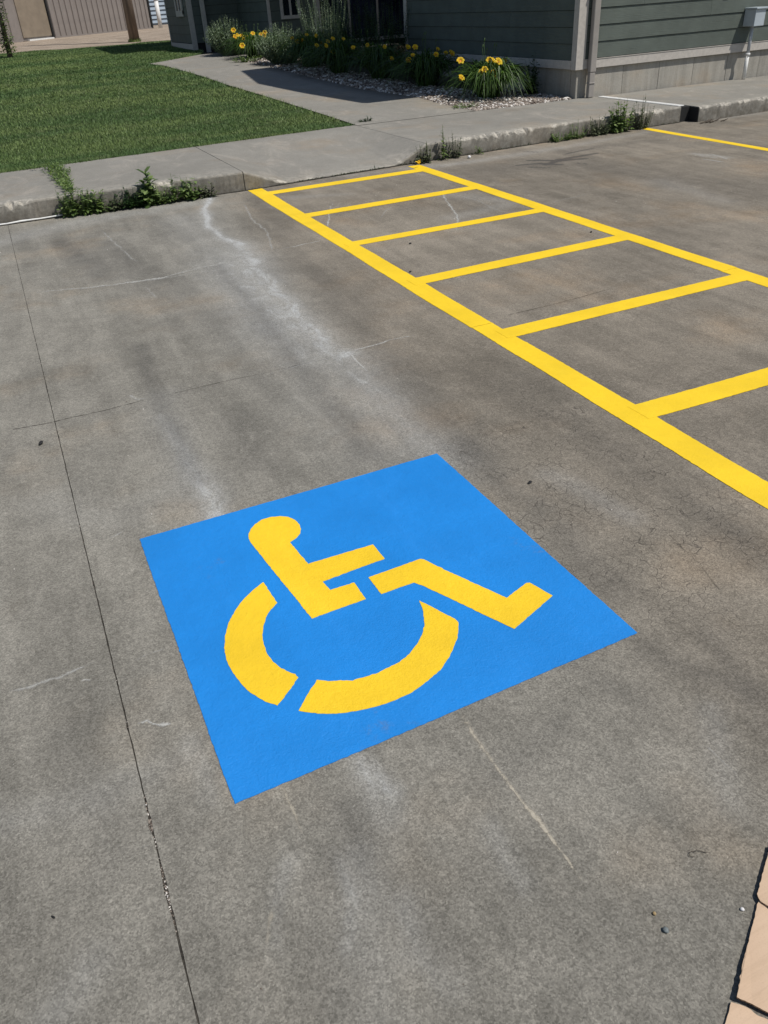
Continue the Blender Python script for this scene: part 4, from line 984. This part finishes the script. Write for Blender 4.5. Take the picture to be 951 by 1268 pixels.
part('wall', (off, .01, 0, Lw, 9, 4.2), M['panel'], mbld, 0)
part('base_trim', (off, -.045, -.02, dx0-.1, -.001, .05), M['panel'], mbld, 0); part('base_trim', (dx1+.12, -.045, -.02, Lw, -.001, .05), M['panel'], mbld, 0)
d_ = part('door', (dx0, -.03, .10, dx1-.05, .0, 3.6), M['door'], mbld, .01); part('door_jamb', (dx1-.045, -.09, .03, dx1+.04, -.0, 3.7), M['black'], mbld, 0)
part('door_sill', (dx0+.2, -.12, -.02, dx1-.05, .0, .04), M['white'], mbld, 0); part('corner_trim', (Lw-.06, -.06, 0, Lw+.05, .0, 4.2), M['black'], mbld, 0)
part('roof', (off-.3, -.02, 4.21, Lw+.3, 9.3, 4.4), M['panel'], mbld, 0)
q = on(196, 34); po = empty('white_post', (q[0], q[1]-.6, q[2]-.05), label='slim white round post at the right end of the metal building', cat='post')
m_ = MB(); m_.tube([(0, 0, 0), (0, 0, 1.15)], .10, 12); m_.build('shaft', M['white'], po, smooth=True)
m_ = MB(); m_.tube([(0, 0, 1.151), (0, 0, 1.20), (0, 0, 1.23)], [.112, .112, .05], 12); m_.build('cap', M['white'], po, smooth=True)
bh = empty('grey_house', (8.7, 53, .86), math.radians(12), label='pale blue grey sided building glimpsed between the metal building and the left wing', cat='building')
part('wall', (0, .06, 0, 10, 6, 4.5), M['bluewall'], bh, 0); part('corner_board', (-.2, -.03, 0, 0.05, .05, 4.5), M['white'], bh, 0)
sb = None
for r in range(20):
    if sb is None:
        mb = MB(); mb.poly([(0.06, -.03, 0), (10, -.03, 0), (10, .04, .21), (0.06, .04, .21)]); mb.poly([(0.06, .04, 0), (10, .04, 0), (10, -.03, 0), (.06, -.03, 0)]); sb = mb.build('siding_board', M['bluewall'], bh); sb.location = (0, 0, .1)
    else:
        c_ = bpy.data.objects.new('siding_board', sb.data); COL.objects.link(c_); c_.parent = bh; c_.location = (0, 0, .1+.21*r)

q = on(167, 51); pole = empty('utility_pole', (q[0], q[1], q[2]-.02), label='weathered brown wooden utility pole at the back edge of the lawn', cat='pole')
m_ = MB(); m_.tube([(0, 0, 0), (.0, 0, 2), (0, 0, 8.5)], [.17, .155, .12], 16); m_.build('shaft', M['bark'], pole, smooth=True)
m_ = MB()
for _ in range(160):
    a0 = random.uniform(0, 6.28); r = .17+random.uniform(0, .05); L = random.uniform(.04, .12); p = Vector((math.cos(a0)*r, math.sin(a0)*r, 0)); m_.cur = random.random()
    strip(m_, [p, p+Vector((0, 0, L*.6)), p+Vector((math.cos(a0)*.02, math.sin(a0)*.02, L))], [.02, .015, .003], Vector((-math.sin(a0), math.cos(a0), 0)))
tag(m_.build('grass_tuft', M['grass'], pole), kind='stuff')
m_ = MB(); m_.box(-.8, -.06, 7.6, .8, .06, 7.72); m_.build('crossarm', M['bark'], pole)

q = on(13, 71); tr = empty('young_tree', (q[0], q[1], q[2]-.03), label='slender young tree with leafy shoots up its trunk at the left edge of the lawn', cat='tree')
m_ = MB(); tk = [Vector((0, 0, 0)), Vector((.02, 0, .9)), Vector((-.03, 0, 1.8)), Vector((0, 0, 3.0)), Vector((0, 0, 4.4))]; m_.tube(tk, [.07, .055, .045, .03, .012], 9)
for k in range(22):
    z = random.uniform(1.3, 4.2); a0 = random.uniform(0, 6.28); L = random.uniform(.4, 1.0)*(1.2-abs(z-2.6)*.25); d = Vector((math.cos(a0), math.sin(a0), .5)); m_.tube([(0, 0, z), Vector((0, 0, z))+d*L*.5, Vector((0, 0, z))+d*L+Vector((0, 0, .1))], [.016, .010, .004], 5)
m_.build('trunk', M['bark'], tr, smooth=True)
lf = MB()
for _ in range(4200):
    if random.random() < .35: z = random.uniform(.15, 1.7); r = .20*math.sqrt(random.random())
    else:
        z = random.uniform(1.35, 4.8); r = .85*math.sqrt(random.random())*max(.25, 1-abs(z-2.8)/2.3)
        if mnoise.noise((z*2.2, r*3, 1)) < -.25: continue
    a0 = random.uniform(0, 6.28); p = Vector((math.cos(a0)*r, math.sin(a0)*r, z)); L = random.uniform(.05, .10); az = random.uniform(0, 6.28); lf.cur = random.random()
    d = Vector((math.cos(az), math.sin(az), random.uniform(-.5, .5))).normalized(); strip(lf, [p, p+d*L*.5, p+d*L], [.01, L*.55, .005], d.cross(Vector((0, 0, 1))).normalized())
tag(lf.build('crown', M['leaf_weed'], tr), kind='stuff')

# ------------------------------------------------------------ litter on the concrete
def pebble(px, py, r, mat, label, cat='pebble', name='pebble', sq=(1, .85, .75)):
    q = at(px, py); bm = bmesh.new(); bmesh.ops.create_icosphere(bm, subdivisions=2, radius=r)
    for v in bm.verts:
        f = 1+.22*mnoise.noise(v.co*(1.3/r)+Vector((px, py, 0))); v.co = Vector((v.co.x*sq[0]*f, v.co.y*sq[1]*f, v.co.z*sq[2]*f))
    me = bpy.data.meshes.new(name); bm.to_mesh(me); bm.free(); me.materials.append(M[mat])
    o = bpy.data.objects.new(name, me); COL.objects.link(o); o.location = (q[0], q[1], r*sq[2]*.92); o.rotation_euler = (0, 0, px*.7)
    me.polygons.foreach_set('use_smooth', [True]*len(me.polygons)); tag(o, label, cat)
pebble(824, 1153, .0068, 'stonegrey', 'dark grey pebble on the concrete left of the cardboard')
pebble(810, 1132, .0042, 'stonetan', 'small tan pebble just up and left of the grey one')
pebble(919, 1127, .0045, 'stonewhite', 'small white pebble next to the cardboard edge')
pebble(51, 550, .014, 'black', 'small black crumb left of the long slab joint', 'crumb', 'crumb', (1.3, .6, .5))
pebble(656, 598, .010, 'black', 'black speck between the blue square and the yellow stripe', 'crumb', 'crumb', (1.4, .7, .3))
pebble(508, 302, .012, 'black', 'black crumb inside the aisle just under its third rung', 'crumb', 'crumb', (1.3, .7, .4))
pebble(508, 337, .011, 'black', 'black crumb against the left aisle stripe below the third rung', 'crumb', 'crumb', (1.3, .7, .4))
pebble(66, 1136, .004, 'black', 'tiny black crumb low on the left slab', 'crumb', 'crumb', (1.5, .6, .5))
pebble(581, 196, .022, 'stonewhite', 'small pale stone at the curb foot right of the ramp')
pebble(732, 288, .008, 'black', 'dark speck out on the open bay beyond the aisle', 'crumb', 'crumb')
m_ = MB(); cpt = at(861, 1057); m_.tube([(cpt[0]-.008+.008*math.cos(a_), cpt[1]+.006*math.sin(a_), .004) for a_ in np.linspace(4.5, 0.3, 9)] + [(cpt[0]+.006, cpt[1]+.004, .004), (cpt[0]+.016, cpt[1]-.006, .003), (cpt[0]+.022, cpt[1]-.010, .003)], .0007, 5)
tag(m_.build('twig', M['twig'], smooth=True), 'thin curled dark twig on the concrete above the pebbles', 'twig')
q = at(875, 153); m_ = MB()
for k in range(9):
    a0 = random.uniform(-.5, .5); p = Vector((q[0]+random.uniform(-.18, .22), q[1]+random.uniform(-.06, .06), .012)); d = Vector((math.cos(a0), math.sin(a0), random.uniform(-.1, .15))); m_.tube([p, p+d*.05, p+d*.1+Vector((0, 0, .01))], [.006, .008, .003], 5)
tag(m_.build('twig_litter', M['twig']), 'scatter of dead twigs below the dark drain gap at the curb', 'debris')
# loose grit
gt = []
while len(gt) < 550:
    x, y = random.uniform(-.8, 9), random.uniform(.4, 8.3)
    if .05 < x < 1.35 and 1.2 < y < 2.55: continue
    gt.append((x, y, .0))
P = np.array(gt); n = len(P); dist = np.hypot(P[:, 0], P[:, 1]); r = rng.uniform(.0006, .0019, n)*(1+dist*.12); P[:, 2] = r*.4
Q = ico[None]*(1+rng.normal(0, .2, (n, 12, 1)))*r[:, None, None]; V = (Q+P[:, None, :]).reshape(-1, 3); F = (icf[None]+12*np.arange(n)[:, None, None]).reshape(-1, 3)
tag(np_mesh('grit', V, F, M['gravel'], {'v': np.repeat(rng.random(n), 12)}), 'loose grit scattered over the lot', 'grit', kind='stuff')

# cardboard sheets at the lower right edge
def card(name, px, z_, label, lift, thick=.004, tilt=None):
    P = []; k0 = len(px)
    for i in range(k0):
        p, q = at(*px[i], z=lift[i])+(lift[i],), at(*px[(i+1) % k0], z=lift[(i+1) % k0])+(lift[(i+1) % k0],)
        m0 = max(1, int(math.hypot(q[0]-p[0], q[1]-p[1])/.006))
        for j in range(m0): P.append(tuple(p[c]+(q[c]-p[c])*j/m0+(random.gauss(0, .0005) if j and c < 2 else 0) for c in range(3)))
    c0 = Vector(P[0]); t_ = empty(name, (c0.x, c0.y, 0), label=label, cat='cardboard', group='cardboard sheets at the lower right')
    def grid(off):
        return [(p[0]-c0.x, p[1]-c0.y, p[2]+off) for p in P]
    mb = MB(); top = [mb.vert(p) for p in grid(thick)]; bot = [mb.vert(p) for p in grid(0)]; mb.m = 0; mb.face(top); mb.face(bot[::-1]); mb.m = 1; k = len(P)
    for i in range(k): mb.face((top[i], bot[i], bot[(i+1) % k], top[(i+1) % k]))
    o = mb.build('panel', [M['card'], M['cardedge']], t_); return t_
card('cardboard_sheet', [(953, 1048), (946, 1075), (937, 1108), (941, 1117), (960, 1130), (1100, 1160), (1100, 1040)], .0, 'upper cardboard sheet showing only a sliver at the right edge', [.0085, .0085, .0085, .0085, .0115, .0135, .0135])
card('cardboard_sheet', [(940, 1112), (936, 1128), (928, 1160), (918, 1200), (912, 1236), (935, 1247), (956, 1258), (1120, 1330), (1120, 1190), (960, 1122)], .0, 'large middle cardboard panel with its corner lifted off the concrete', [.0035, .0035, .005, .0085, .0135, .011, .009, .006, .004, .004])
card('cardboard_sheet', [(905, 1242), (896, 1275), (885, 1330), (1050, 1400), (1120, 1345), (951, 1264), (938, 1259), (925, 1249)], .0, 'bottom cardboard flap with a torn top edge at the frame corner', [.002, .0015, .001, .001, .001, .001, .001, .002])
